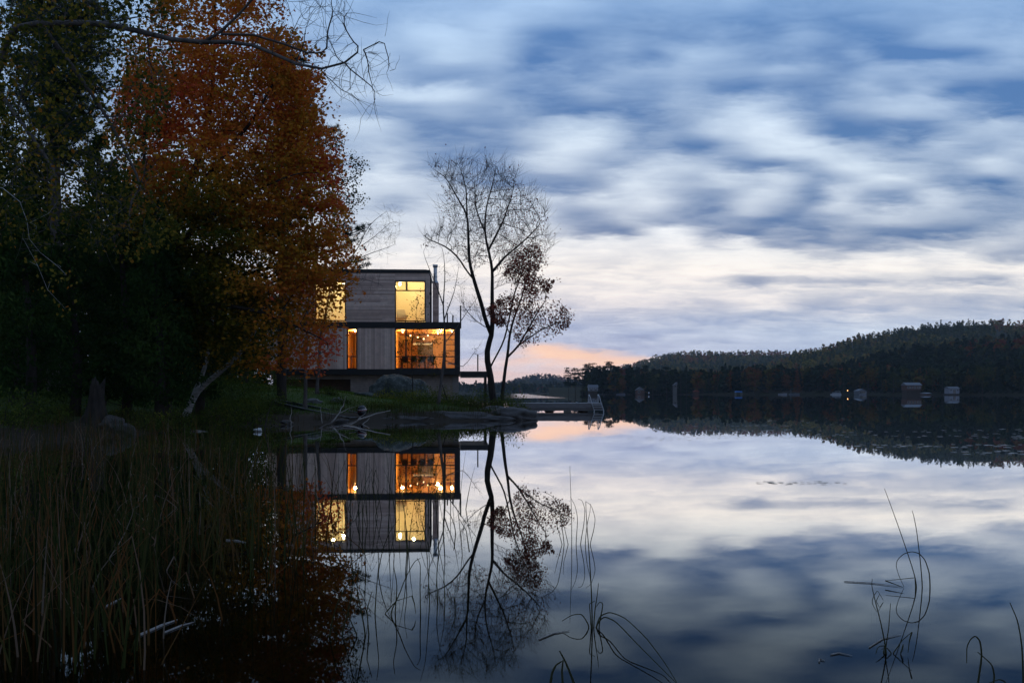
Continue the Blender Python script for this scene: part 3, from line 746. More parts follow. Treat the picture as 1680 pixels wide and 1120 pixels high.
for i, x_ in enumerate(lx):
    lad.tube([(x_ - .06, .35, zt_ - .02), (x_ - .07, .3, ZW(650, YD)), (x_ - .06, .22, ZW(648, YD)), (x_, .02, ZW(650.5, YD)), (x_ + .1, -.08, ZW(661, YD)), (x_ + .26, -.22, ZW(673, YD)), (x_ + .25, -.25, .0), (x_ + .15, -.26, -.9)], .035, 8)
for py in (663.2, 667, 671.3, 675.8, 680):
    tt = (py - 661) / 12; dx_ = .1 + .16 * min(tt, 1)
    lad.box(lx[0] + dx_ - .02, lx[1] + dx_ + .02, -.28, -.12, ZW(py, YD) - .04, ZW(py, YD))
lad.build('ladder', M['alu'], dr)
for i, px in enumerate((966.8, 982)):
    b = MB(); sphere(b, (XW(px, YD) - XW(915, YD), .25, ZW(648, YD)), .06); b.build('post_cap', M['float'], dr, smooth=True)
cl = MB(); sphere(cl, (XW(946, YD) - XW(915, YD), .15, zt_ + .03), .06, sz=.6); cl.build('cleat', M['alu'], dr)

# ------------------------------------------------------------------ rocks
def ico(sub=5):
    import bmesh
    bm = bmesh.new(); bmesh.ops.create_icosphere(bm, subdivisions=sub, radius=1)
    v = np.array([q.co[:] for q in bm.verts]); f = np.array([[q.index for q in p.verts] for p in bm.faces]); bm.free(); return v, f
ICO5 = ico(5); ICO4 = ico(4); ICO3 = ico(3)
def rock(name, label, cen, dim, m, seed, amp=.22, group=None, rz=0, fr=1.3, ic=None, sharp=1.0):
    v, f = ic or ICO5; n = fbm(v * fr + seed * 7.7, 5, seed); n2_ = np.abs(fbm(v * fr * 2.1 + seed, 3, seed + 5))
    u = v * (1 + amp * n - amp * .5 * n2_ * sharp)[:, None]
    u = np.sign(u) * np.abs(u) ** .92
    u = u * np.array(dim); c, s = math.cos(rz), math.sin(rz)
    u = np.stack([u[:, 0] * c - u[:, 1] * s, u[:, 0] * s + u[:, 1] * c, u[:, 2]], -1)
    o = meshobj(name, u + np.array(cen), [f], m, smooth=True, loc=cen); return tag(o, label, 'rock', group)
lich = bpy.data.materials.new('lichen_granite'); lich.use_nodes = True; t = NT(lich.node_tree); pb = lich.node_tree.nodes['Principled BSDF']; tco = t.n('ShaderNodeTexCoord').outputs['Object']
na = t.noise(tco, 1.1, 6, .65); nb = t.noise(tco, 4.5, 5, .7); nc = t.noise(tco, 14, 3, .6)
c_ = t.mixc(t.mr(na, .4, .6), c4((.028, .033, .03)), c4((.055, .064, .057))); c_ = t.mixc(t.mr(nb, .52, .62), c_, c4((.10, .11, .10))); c_ = t.mixc(t.mr(nc, .6, .7, 0, .8), c_, c4((.025, .025, .022)))
lich.node_tree.links.new(c_, pb.inputs['Base Color']); pb.inputs['Roughness'].default_value = .95; bn = t.n('ShaderNodeBump'); bn.inputs['Strength'].default_value = .8; bn.inputs['Distance'].default_value = .15
lich.node_tree.links.new(nb, bn.inputs['Height']); lich.node_tree.links.new(bn.outputs[0], pb.inputs['Normal'])
YB = 64.0
bx = XW(654, YB); rock('boulder', 'huge lichen grey boulder in front of the lit downstairs window', (bx, YB, gz(bx, YB) - .35), (2.1, 1.7, ZW(607, YB) - gz(bx, YB) + .05), lich, 3, .2, fr=1.8)
YB = 54.0; bx = XW(601, YB); rock('lawn_rock', 'small pale flat rock on the lawn below the big boulder', (bx, YB, gz(bx, YB) + .05), (.62, .4, .22), lich, 9, .3, ic=ICO4)
bx = XW(553, 50); rock('lawn_rock', 'small dark rock on the grass above the boat', (bx, 50, gz(bx, 50) + .03), (.35, .3, .18), M['rock'], 12, .3, ic=ICO4)
bx = XW(512, 49); rock('lawn_rock', 'low round rock at the lawn edge behind the boat bow', (bx, 49, gz(bx, 49)), (.5, .35, .2), M['rock'], 14, .3, ic=ICO4)
pr = [('long flat dark rock ledge on the waterline under the thin sapling', 745, 46.6, (2.0, 1.0, .42), 1, 0), ('dark rock slab ending the point beside the dock', 838, 47.4, (1.15, 1.2, .55), 2, .2),
      ('low dark rock ledge right of the boat motor', 668, 45.6, (1.4, .8, .25), 4, 0), ('rounded grey rock under the bare tree by the shore', 812, 49.5, (.95, .9, .62), 5, .1),
      ('pale topped rock at the foot of the bare tree', 786, 49.0, (.7, .7, .5), 6, 0), ('small dark rock in the water off the tip of the point', 861, 47.2, (.55, .6, .2), 7, 0),
      ('low wet rock at the waterline below the bare tree', 800, 46.2, (1.1, .6, .22), 8, 0), ('small wet rock between the boat motor and the ledge', 630, 44.8, (.55, .4, .16), 10, 0)]
for lb, px, Y_, dm, sd_, rz in pr:
    rock('shore_rock', lb, (XW(px, Y_), Y_, .02), dm, M['rock_wet'] if 'pale' not in lb and 'grey' not in lb else M['rock'], sd_ + 20, .25, 'rocks along the point', rz, ic=ICO4)
near_ = ['under the boat stern', 'below the driftwood fork', 'left of the rock ledge', 'in front of the rock ledge', 'at the sapling foot', 'between ledge and slab', 'under the bare tree', 'beside the point tip', 'below the boat bow', 'behind the long low branch']
for i, (px, Y_) in enumerate(((606, 44.4), (640, 45.0), (684, 45.9), (708, 45.4), (722, 46.6), (775, 46.3), (806, 47.2), (850, 48.6), (470, 40.6), (560, 42.6))):
    k_ = .18 + .16 * ((i * 37) % 10) / 10; rock('shore_stone', 'small dark stone lying ' + near_[i], (XW(px, Y_), Y_, .04), (k_ * 1.5, k_, k_ * .6), M['rock_wet'], 70 + i, .3, 'small stones along the waterline', i, ic=ICO3)
rock('shore_stone', 'small white stone at the waterline left of the driftwood', (XW(424, 33), 33, .05), (.14, .10, .07), M['float'], 41, .3, ic=ICO3)
rock('shore_rock', 'grey rock leaning against the old stump on the left bank', (XW(182, 30.3), 30.3, .3), (.36, .34, .28), M['rock_wet'], 42, .3, ic=ICO4)
rock('shore_rock', 'tall grey rock in the reeds below the stump', (XW(205, 30), 30, .1), (.35, .3, .3), M['rock_wet'], 45, .3, ic=ICO4)

# ------------------------------------------------------------------ boat with outboard motor
M['hull'] = mat('dark_green_hull', (.012, .02, .018), .45, .4, nscale=3, namt=.4)
M['gunwale'] = mat('worn_gunwale', (.16, .16, .16), .5, .4, nscale=8, namt=.5)
M['motor'] = mat('black_motor_paint', (.012, .012, .016), .3, .5)
M['motor_red'] = mat('motor_stripe_red', (.35, .03, .03), .4, .4); M['motor_white'] = mat('motor_stripe_white', (.5, .5, .5), .4, .4)
bA_ = P(444, 655, 46.5); bB_ = P(586, 684, 44.0)
bv = bA_ - bB_; Lb = float(np.linalg.norm(bv)); ang = math.atan2(bv[1], bv[0]); pit = math.asin(bv[2] / Lb)
boat = thing('rowing_boat', 'dark flat hulled boat pulled bow first onto the shore by the driftwood', 'boat', tuple(bB_ - np.array([0, 0, .42])), 0)
boat.rotation_euler = (0, -pit * .9, ang)
n = 15; m = MB(); secs = []
for i in range(n):
    s_ = i / (n - 1); hw = .62 * (1 - max(0, (s_ - .45) / .55) ** 2.3) ** .8 if s_ < 1 else .03
    hw = max(hw, .03); x_ = s_ * Lb; zk = .0 + .22 * max(0, (s_ - .6) / .4) ** 2; zg = .42 + .10 * s_ ** 2
    secs.append([(x_, -hw, zg), (x_, -hw * .93, zk + .16), (x_, -hw * .72, zk + .02), (x_, 0, zk - .02), (x_, hw * .72, zk + .02), (x_, hw * .93, zk + .16), (x_, hw, zg)])
v = np.array(secs).reshape(-1, 3); k = 7; qd = [(i * k + j, i * k + j + 1, (i + 1) * k + j + 1, (i + 1) * k + j) for i in range(n - 1) for j in range(k - 1)]
m.add(v, qd); vi = v.copy(); vi[:, 1] *= .95; vi[:, 2] += .02; m.add(vi, [q_[::-1] for q_ in qd])
m.add(secs[0], [(0, 1, 5, 6), (1, 2, 4, 5)], [(2, 3, 4)]); m.build('hull', M['hull'], boat, smooth=False)
m = MB()
for sgn in (0, 6): m.tube([s_[sgn] for s_ in secs], .024, 6)
m.tube([secs[0][0], secs[0][6]], .03, 6); m.build('gunwale', M['gunwale'], boat)
for xx in (.25, .5, .74):
    i = int(xx * (n - 1)); hw = abs(secs[i][0][1]) * .94; MB().box(xx * Lb - .12, xx * Lb + .12, -hw, hw, .30, .335).build('thwart', M['gunwale'], boat)
mo = thing('outboard_motor', 'black outboard motor with red and white stripe on the boat stern', 'motor', tuple(P(594, 683, 43.9)), ang)
m = MB(); 
prof = [(-.16, .0, .13), (-.16, .1, .19), (-.15, .25, .21), (-.13, .36, .19), (-.09, .43, .12), (-.08, .45, .02)]
m.tube([(-.02 + .02 * i, 0, p_[1] + .02) for i, p_ in enumerate(prof)], [p_[2] for p_ in prof], 12); m.build('cowl', M['motor'], mo, smooth=True)
m = MB(); m.tube([(-.01, 0, .22), (-.005, 0, .235)], .213, 12); m.build('stripe', M['motor_red'], mo); m = MB(); m.tube([(0, 0, .27), (.005, 0, .30)], .2125, 12); m.build('stripe', M['motor_white'], mo)
MB().box(-.09, .07, -.05, .05, -.62, .02).build('shaft', M['motor'], mo)
MB().box(.02, .14, -.09, .09, -.12, .06).build('clamp', M['metal'], mo)
m = MB(); m.tube([(.1, .05, .12), (.4, .12, .22), (.62, .14, .24)], [.025, .02, .028], 6); m.build('tiller', M['motor'], mo)
m = MB(); [m.tube([(-.1, 0, -.58), (-.13, .12 * math.cos(a), -.58 + .12 * math.sin(a))], [.03, .05], 5) for a in (0, 2.1, 4.2)]; m.build('propeller', M['metal'], mo)

# ------------------------------------------------------------------ driftwood, log, stump
def wood(name, label, lines, rad, m, group=None, cat='driftwood', sub=3):
    mb = MB(); base = lines[0][0]
    for ln, r_ in zip(lines, rad):
        ln = np.array(ln, float); tt = np.linspace(0, 1, len(ln)); t2 = np.linspace(0, 1, len(ln) * sub)
        p = np.stack([np.interp(t2, tt, ln[:, i]) for i in range(3)], -1); p[1:-1] = p[1:-1] * .5 + (p[:-2] + p[2:]) * .25
        p += rng.normal(0, .012, p.shape); mb.tube(p, np.linspace(r_[0], r_[1], len(p)), 7)
    return tag(mb.build(name, m, None, True, loc=tuple(base)), label, cat, group)
wood('driftwood_branch', 'long pale bare branch curving from the waterline up past the boat stern', [[P(523, 711, 36), P(556, 704, 38), P(585, 690, 41), P(612, 680, 42.5), P(640, 673, 43)], [P(556, 704, 38), P(590, 700, 40), P(606, 686, 42)], [P(585, 690, 41), P(600, 676, 42.5)]], [(.06, .018), (.03, .01), (.02, .006)], M['driftwood'])
wood('driftwood_branch', 'dark forked branch standing over the boat middle', [[P(545, 693, 41), P(556, 678, 41.5), P(563, 664, 42), P(567, 650, 42)], [P(556, 678, 41.5), P(572, 670, 42), P(590, 664, 42)]], [(.035, .01), (.02, .006)], M['driftwood'])
wood('driftwood_branch', 'long low branch lying along the water in front of the boat', [[P(445, 712, 33), P(480, 708, 34.5), P(520, 704, 36), P(560, 699, 38), P(592, 688, 40)], [P(520, 704, 36), P(548, 690, 38), P(566, 684, 39)]], [(.05, .02), (.025, .008)], M['bark_grey'])
wood('driftwood_branch', 'thin upright stick between the boat bow and the water', [[P(478, 700, 38), P(476, 685, 38.5), P(479, 672, 39), P(478, 666, 39)]], [(.02, .008)], M['driftwood'])
wood('driftwood_branch', 'tall thin dark stick leaning at the boat bow', [[P(434, 714, 34), P(436, 690, 34.5), P(441, 672, 35), P(449, 655, 35)]], [(.03, .01)], M['bark_dark'])
wood('driftwood_branch', 'short pale stick standing in front of the hull', [[P(528, 694, 40), P(527, 680, 40.5), P(525, 668, 41)]], [(.02, .008)], M['driftwood'])
wood('driftwood_branch', 'slim branch dipping into the water right of the low branch', [[P(522, 712, 35), P(545, 719, 33.5), P(562, 723, 33)]], [(.03, .012)], M['driftwood'])
wood('fallen_log', 'short fallen log with a pale broken end lying at the waterline', [[P(314, 709, 33.5), P(340, 712, 33), P(375, 713, 33), P(404, 713, 33)]], [(.12, .06)], M['driftwood'], None, 'log')
wood('fallen_log', 'thin grey log lying between the white stone and the driftwood', [[P(440, 711, 33.5), P(466, 709, 34), P(505, 708, 35)]], [(.05, .03)], M['driftwood'], None, 'log')
# old stump
sb = P(155, 700, 30.5); g0 = gz(sb[0], 30.5); sh_ = ZW(622, 30.5) - g0
a = np.linspace(0, 2 * np.pi, 40, endpoint=False); ring = []
for i, h_ in enumerate(np.linspace(0, 1, 14)):
    r_ = .21 + .30 * (1 - h_) ** 3.2; rr = r_ * (1 + .18 * (1 - h_) * np.sin(a * 5 + 1) + .07 * np.sin(a * 11 + h_ * 2) + .05 * rng.normal(size=40) * .5)
    top = sh_ * h_ + (.12 * np.sin(a * 3) + .03 * rng.normal(size=40) if i == 13 else 0)
    ring.append(np.stack([rr * np.cos(a) + .10 * h_, rr * np.sin(a), top + 0 * a - .1], -1))
v = np.vstack(ring); qd = [(i * 40 + j, i * 40 + (j + 1) % 40, (i + 1) * 40 + (j + 1) % 40, (i + 1) * 40 + j) for i in range(13) for j in range(40)]
v = np.vstack([v, [[.1, 0, sh_ - .25]]]); td = [(13 * 40 + j, 13 * 40 + (j + 1) % 40, 14 * 40) for j in range(40)]
tag(meshobj('tree_stump', v + np.array([sb[0], 30.5, g0]), [np.array(qd), np.array(td)], M['bark_dark'], smooth=True, loc=(sb[0], 30.5, g0)), 'tall old grey stump with flared roots on the left bank behind the reeds', 'stump')
# ------------------------------------------------------------------ far shore: hills, forest, cottages, boats
M['hillground'] = mat('forest_floor', (.022, .026, .014), .95, .05, nscale=.02, base2=(.035, .03, .014))
def lagr(x, pts):
    xs_, ys_ = zip(*pts); return np.interp(x, xs_, ys_)
class Hill:
    """terrain whose crest, seen from the camera shore, follows ridge = [(px, py)] at distance D1; the foot stands at D0(px)"""
    def __init__(s, name, ridge, D1, D0, tree_h, m=M['hillground'], pw=1.3, bump_=1.0):
        s.ridge, s.D1, s.D0, s.th, s.pw, s.bump = ridge, D1, D0, tree_h, pw, bump_
        px = np.arange(ridge[0][0], ridge[-1][0] + 1, 8.0); tt = np.concatenate([np.linspace(0, 1, 22), np.linspace(1.05, 1.9, 8)])
        PX, TT = np.meshgrid(px, tt); x, y, z = s.pos(PX.ravel(), TT.ravel())
        q = np.arange(len(px) * len(tt)).reshape(len(tt), len(px)); qd = np.stack([q[:-1, :-1], q[:-1, 1:], q[1:, 1:], q[1:, :-1]], -1).reshape(-1, 4)
        tag(meshobj(name, np.stack([x, y, z], -1), [qd], m, smooth=True), kind='structure')
    def pos(s, px, t):
        D0 = lagr(px, s.D0); D = D0 + (s.D1 - D0) * t
        zr = np.maximum(CH + (HZ - lagr(px, s.ridge)) / F * s.D1 - s.th, .3)
        f = np.where(t <= 1, np.clip(t, 0, 1) ** s.pw, 1 - .35 * (t - 1) ** 1.2)
        x = (px - 840) / F * D
        z = -.25 + (zr + .25) * f + s.bump * vnoise(np.stack([x * .012, D * .012, 0 * x + 3], -1)) * 5 * np.clip(t * 3, 0, 1) * np.clip((1.05 - t) * 4, 0, 1)
        z = z + .55 * np.clip(t * 40, 0, 1)
        return x, D, z
hfar = Hill('far_hill', [(600, 640), (780, 634), (830, 627), (850, 621), (875, 615), (900, 613.5), (918, 617), (945, 622), (1010, 630), (1100, 640)], 2600, [(600, 1500), (1100, 1500)], 9)
hmid = Hill('middle_hill', [(930, 640), (985, 612), (1010, 601), (1050, 591), (1080, 581), (1120, 575), (1200, 575), (1300, 573), (1400, 577), (1600, 590), (1900, 615)], 1900, [(930, 900), (1900, 900)], 10)
hmain = Hill('wooded_hill', [(1130, 638), (1180, 612), (1240, 600), (1290, 582), (1320, 571), (1350, 563), (1400, 549), (1450, 540), (1500, 531), (1560, 524.5), (1620, 521.5), (1680, 523), (1800, 530), (2000, 545), (2400, 590), (3000, 635)], 1250, [(1130, 640), (1300, 640), (1680, 520), (3000, 380)], 9)
hspur = Hill('wooded_slope', [(900, 642), (1000, 637), (1100, 632), (1230, 624), (1330, 612), (1400, 592), (1450, 574), (1500, 560), (1560, 553), (1620, 545), (1680, 538), (1800, 532), (2000, 540), (2600, 600)], 820, [(900, 585), (1300, 590), (1680, 488), (2600, 330)], 15)
hleft = Hill('low_far_shore', [(-600, 625), (200, 628), (700, 634), (830, 636), (900, 637), (960, 642)], 1500, [(-600, 900), (700, 1100), (960, 1050)], 9)

def tree_tmpl(kind, n, seed):
    """unit-height tree: leaf clump triangles through the crown volume"""
    r = np.random.default_rng(seed)
    if kind == 'con':
        h = .12 + .86 * r.random(n) ** 1.2; rad = .17 * (1.02 - h) ** .8 * (.75 + .5 * np.abs(np.sin(h * 26 + seed)))
    elif kind == 'pine':
        h = .3 + .68 * r.random(n); lay = np.round(h * 7) / 7 + r.normal(0, .02, n); h = lay; rad = .2 * np.sqrt(np.clip(1.05 - ((h - .55) / .5) ** 2, .04, 1)) * (.6 + .5 * r.random(n))
    else:
        h = .22 + .76 * r.random(n); rad = .27 * np.sqrt(np.clip(1 - ((h - .6) / .42) ** 2, .02, 1)) * (.8 + .25 * np.sin(h * 13 + seed))
    a = r.random(n) * 2 * np.pi; rr = rad * np.sqrt(.25 + .75 * r.random(n))
    c = np.stack([rr * np.cos(a), rr * np.sin(a), h], -1)
    s = (.055 if kind != 'con' else .045) * (.7 + .6 * r.random(n)) * (60 / n) ** .33 * 1.75
    d1 = r.normal(0, 1, (n, 3)); d2 = r.normal(0, 1, (n, 3))
    d1 /= np.linalg.norm(d1, axis=1)[:, None]; d2 -= (d1 * d2).sum(1)[:, None] * d1; d2 /= np.linalg.norm(d2, axis=1)[:, None]
    s = s[:, None]; v = np.stack([c - d1 * s, c + d2 * s * .8, c + d1 * s, c - d2 * s * .8], 1)
    return v
def forest(name, hill, spacing, px0, px1, t0, t1, hgt, nq, label, conif, seed, mt='forest'):
    r = np.random.default_rng(seed); vs = []; ts = []
    Dm = hill.D1; A = (px1 - px0) / F * (hill.D1 + hill.D0[0][1]) / 2 * (hill.D1 - hill.D0[0][1]) * (t1 - t0)
    n = int(abs(A) / spacing ** 2)
    px = px0 + (px1 - px0) * r.random(n); t = t0 + (t1 - t0) * r.random(n) ** .9
    x, y, z = hill.pos(px, t)
    pat = fbm(np.stack([x * .010, y * .006, 0 * x + seed], -1), 3, seed)
    tm = {k: [tree_tmpl(k, nq, 10 * i + seed + j) for j in range(4)] for i, k in enumerate(('con', 'pine', 'dec'))}
    kind = np.where(r.random(n) + pat * .25 < conif, 0, 2); kind[r.random(n) < .1] = 1
    ks = ('con', 'pine', 'dec')
    for ki in range(3):
        for j in range(4):
            idx = np.where((kind == ki) & (np.arange(n) % 4 == j))[0]
            if not len(idx): continue
            h = hgt * (.65 + .55 * r.random(len(idx))) * (1.1 if ki == 0 else (1.0 if ki == 1 else .95)); wd = h * (.85 + .4 * r.random(len(idx)))
            T = tm[ks[ki]][j]; a = r.random(len(idx)) * 6.28; c, s = np.cos(a)[:, None, None], np.sin(a)[:, None, None]
            vx = T[None, ..., 0] * c - T[None, ..., 1] * s; vy = T[None, ..., 0] * s + T[None, ..., 1] * c
            V_ = np.stack([vx * wd[:, None, None] + x[idx][:, None, None], vy * wd[:, None, None] + y[idx][:, None, None], T[None, ..., 2] * h[:, None, None] + z[idx][:, None, None] - .5], -1)
            vs.append(V_.reshape(-1, 3))
            base = np.where(r.random(len(idx)) < .0, 0, 0) + (.15 if ki < 2 else np.clip(.60 + .45 * pat[idx] + .2 * r.normal(size=len(idx)), .2, 1))
            ts.append((base[:, None] if ki == 2 else np.full((len(idx), 1), .12) + .08 * r.normal(size=(len(idx), 1))) + .07 * r.normal(size=(len(idx), nq)))
    v = np.vstack(vs); ti = np.clip(np.concatenate([q_.ravel() for q_ in ts]), 0, 1)
    return tag(meshobj(name, v, [np.arange(len(v)).reshape(-1, 4)], M[mt], tint=ti), label, 'forest', kind='stuff')
forest('far_woods', hfar, 16, 740, 1100, .0, 1.05, 11, 14, 'hazy blue woods on the farthest hill left of the pine point', .5, 3)
forest('middle_woods', hmid, 11, 960, 1480, .05, 1.0, 10, 18, 'dim brownish woods on the long hill behind the shore pines', .12, 4, 'forest_autumn')
forest('hillside_woods', hmain, 7.5, 1150, 1860, .1, 1.0, 8.5, 26, 'autumn woods climbing the big hill at the right', .1, 5, 'forest_autumn')
forest('slope_woods', hspur, 6.2, 960, 1860, .05, .98, 13, 60, 'dark mixed woods on the nearer slope above the cottages', .5, 6)
forest('low_shore_woods', hleft, 14, 500, 955, .0, 1.0, 10, 16, 'small distant trees along the far left shore', .5, 7)

# individual trees along the far waterline
M['ftrunk'] = mat('far_trunk', (.05, .04, .032), .9, .1)
def big_tmpl(kind, n, seed):
    r = np.random.default_rng(seed)
    if kind == 'pine':   # open white pine: separate plates of needles on a bare stem
        vs = []
        for k in range(9 + seed % 3):
            h = .34 + .64 * k / 10 + r.normal(0, .015); sp_ = .19 * (1.08 - (h - .3) * 1.05) + .02
            for b in range(r.integers(2, 5)):
                a = r.random() * 6.28; rr = sp_ * r.random() ** .5; c = np.array([rr * math.cos(a), rr * math.sin(a), h + .05 * rr]); m_ = n // 26
                vs.append(c + r.normal(0, 1, (m_, 3)) * np.array([.045, .045, .018]))
        c = np.vstack(vs)
    elif kind == 'con':
        m_ = n; h = .06 + .93 * r.random(m_) ** 1.3; a = r.random(m_) * 6.28; rad = (.19 * (1.01 - h) ** .85) * (.6 + .55 * np.abs(np.sin(h * 34 + a * .5 + seed))); rr = rad * np.sqrt(.2 + .8 * r.random(m_))
        c = np.stack([rr * np.cos(a), rr * np.sin(a), h], -1)
    else:
        vs = []
        for k in range(14):
            a = r.random() * 6.28; h = .3 + .55 * r.random(); rr = .2 * math.sqrt(max(.05, 1 - ((h - .58) / .42) ** 2)) * r.random() ** .5
            vs.append(np.array([rr * math.cos(a), rr * math.sin(a), h]) + r.normal(0, 1, (n // 14, 3)) * np.array([.06, .06, .055]))
        c = np.vstack(vs)
    n = len(c); s = .016 * (.6 + .8 * r.random(n)) * (1.0 if kind != 'dec' else 1.2)
    d1 = r.normal(0, 1, (n, 3)); d2 = r.normal(0, 1, (n, 3)); d1 /= np.linalg.norm(d1, axis=1)[:, None]; d2 -= (d1 * d2).sum(1)[:, None] * d1; d2 /= np.linalg.norm(d2, axis=1)[:, None]; s = s[:, None]
    return np.stack([c - d1 * s, c + d2 * s * .8, c + d1 * s, c - d2 * s * .8], 1).reshape(-1, 3), n, seed
protos = {}
def shore_tree(kind, var, px, D, h, label, group, tint0=None, name=None):
    key = (kind, var, tint0)
    nm = name or {'pine': 'pine_tree', 'con': 'spruce_tree', 'dec': 'autumn_tree'}[kind]
    x = XW(px, D); z = 0.15
    if key not in protos:
        root = thing(nm, label, 'tree', (0, 0, 0), 0, group)
        v, n, _ = big_tmpl(kind, {'pine': 1100, 'con': 800, 'dec': 800}[kind], 50 + var)
        ti = np.clip((tint0 if tint0 is not None else (.12 if kind != 'dec' else .6)) + .08 * rng.normal(size=n), 0, 1)
        meshobj('crown', v, [np.arange(len(v)).reshape(-1, 4)], M['forest'], root, tint=ti)
        m = MB(); lean = .03 * math.sin(var * 2.1); m.tube([(0, 0, 0), (lean * .4, 0, .35), (lean * .8, 0, .7), (lean, 0, .96)], [.016, .012, .008, .002], 6)
        if kind == 'pine':
            for k in range(8): a = k * 2.4; hh = .36 + k * .07; m.tube([(lean * hh, 0, hh), (.1 * math.cos(a), .1 * math.sin(a), hh + .03)], [.005, .002], 4, cap=False)
        m.build('trunk', M['ftrunk'], root); protos[key] = root; r_ = root
    else:
        r_ = copytree(protos[key]); r_['label'] = label
    r_.location = (x, D, z); r_.scale = (h, h, h); r_.rotation_euler = (0, 0, (px * 1.7) % 6.28); r_['group'] = group
    return r_
GP = 'pines on the point across the lake'
pts_ = [(933, 606, 'leftmost pine of the point across the lake'), (944, 601, 'second pine from the left end of the far point'), (955, 603, 'third pine on the far point with a ragged top'),
        (964, 600, 'pine above the left edge of the white lake house'), (973, 599, 'pine standing straight above the white lake house'), (983, 597, 'tallest pine right of the white lake house'),
        (992, 599, 'pine with an open crown right behind the tallest one'), (1001, 596, 'rightmost tall pine of the far point'), (1009, 604, 'shorter pine ending the far point row')]
for i, (px, py, lb) in enumerate(pts_):
    D = 600 + 8 * ((i * 5) % 4); h = ZW(py, D) / .98; shore_tree('pine', i % 4, px, D, h * 1.02, lb, GP)
GS = 'dark trees lining the far waterline'
row = [(1022, 618, 'dec', 'small rusty tree left of the tent roofed cottage'), (1032, 604, 'con', 'tall spruce above the tent roofed cottage'), (1046, 616, 'con', 'low dark spruce behind the tent roofed cottage'),
       (1058, 600, 'pine', 'broad pine between the tent roofed cottage and the pale tower'), (1071, 612, 'dec', 'round dark tree just left of the two dark pines by the pale tower'), (1084, 607, 'con', 'narrow spruce left of the pale tower'),
       (1094, 599, 'pine', 'large pine leaning over the pale tower'), (1117, 606, 'con', 'dark spruce right behind the pale tower'), (1126, 600, 'con', 'widest dark spruce right of the pale tower'),
       (1140, 611, 'con', 'spruce right of the widest dark one'), (1152, 617, 'dec', 'low olive tree midway between tower and blue canopy'), (1163, 610, 'con', 'pointed spruce midway between tower and blue canopy'),
       (1177, 607, 'con', 'first of the two big dark spruces left of the blue canopy'), (1190, 595, 'con', 'tallest dark spruce left of the blue canopy'), (1206, 612, 'dec', 'brownish tree just left above the blue canopy'),
       (1222, 606, 'con', 'spruce just right above the blue canopy'), (1238, 600, 'dec', 'olive tree between blue canopy and moored small boats'), (1256, 608, 'con', 'dark spruce between blue canopy and moored small boats'),
       (1272, 602, 'pine', 'pine left above the moored small boats'), (1291, 611, 'dec', 'rusty tree above the moored small boats'), (1308, 603, 'con', 'spruce just right of the moored small boats'),
       (1326, 598, 'dec', 'rounded tree midway between small boats and pontoon boat'), (1345, 606, 'con', 'spruce left above the white pontoon boat'), (1362, 600, 'dec', 'dark red tree above the white pontoon boat'),
       (1384, 604, 'con', 'spruce over the little shore lamp'), (1402, 610, 'dec', 'low tree behind the boat shelter'), (1424, 592, 'dec', 'yellowish tree rising right of the boat shelter'),
       (1446, 600, 'con', 'spruce midway between boat shelter and brown cabin'), (1466, 606, 'dec', 'olive tree left of the brown cabin'), (1486, 598, 'con', 'tall spruce behind the left end of the brown cabin'),
       (1508, 604, 'con', 'spruce behind the middle of the brown cabin'), (1530, 598, 'dec', 'dim tree right of the brown cabin'), (1546, 608, 'con', 'low spruce left of the white boathouse'),
       (1568, 600, 'con', 'spruce straight behind the white boathouse'), (1590, 606, 'dec', 'dark tree just right of the white boathouse'), (1612, 596, 'dec', 'yellow green tree right of the white boathouse'),
       (1636, 604, 'con', 'spruce midway between white boathouse and right picture edge'), (1658, 598, 'dec', 'olive tree near the right picture edge'), (1678, 604, 'con', 'dark spruce cut by the right picture edge')]
for i, (px, py, kd, lb) in enumerate(row):
    D = float(np.interp(px, [900, 1300, 1680], [592, 597, 494])) + 6 * ((i * 3) % 4); h = ZW(py, D)
    tn = None if kd != 'dec' else (.5, .66, .82, .58)[i % 4]
    if 'red' in lb or 'rusty' in lb: tn = .93
    shore_tree(kd, i % 4, px, D, h, lb, GS, tn)

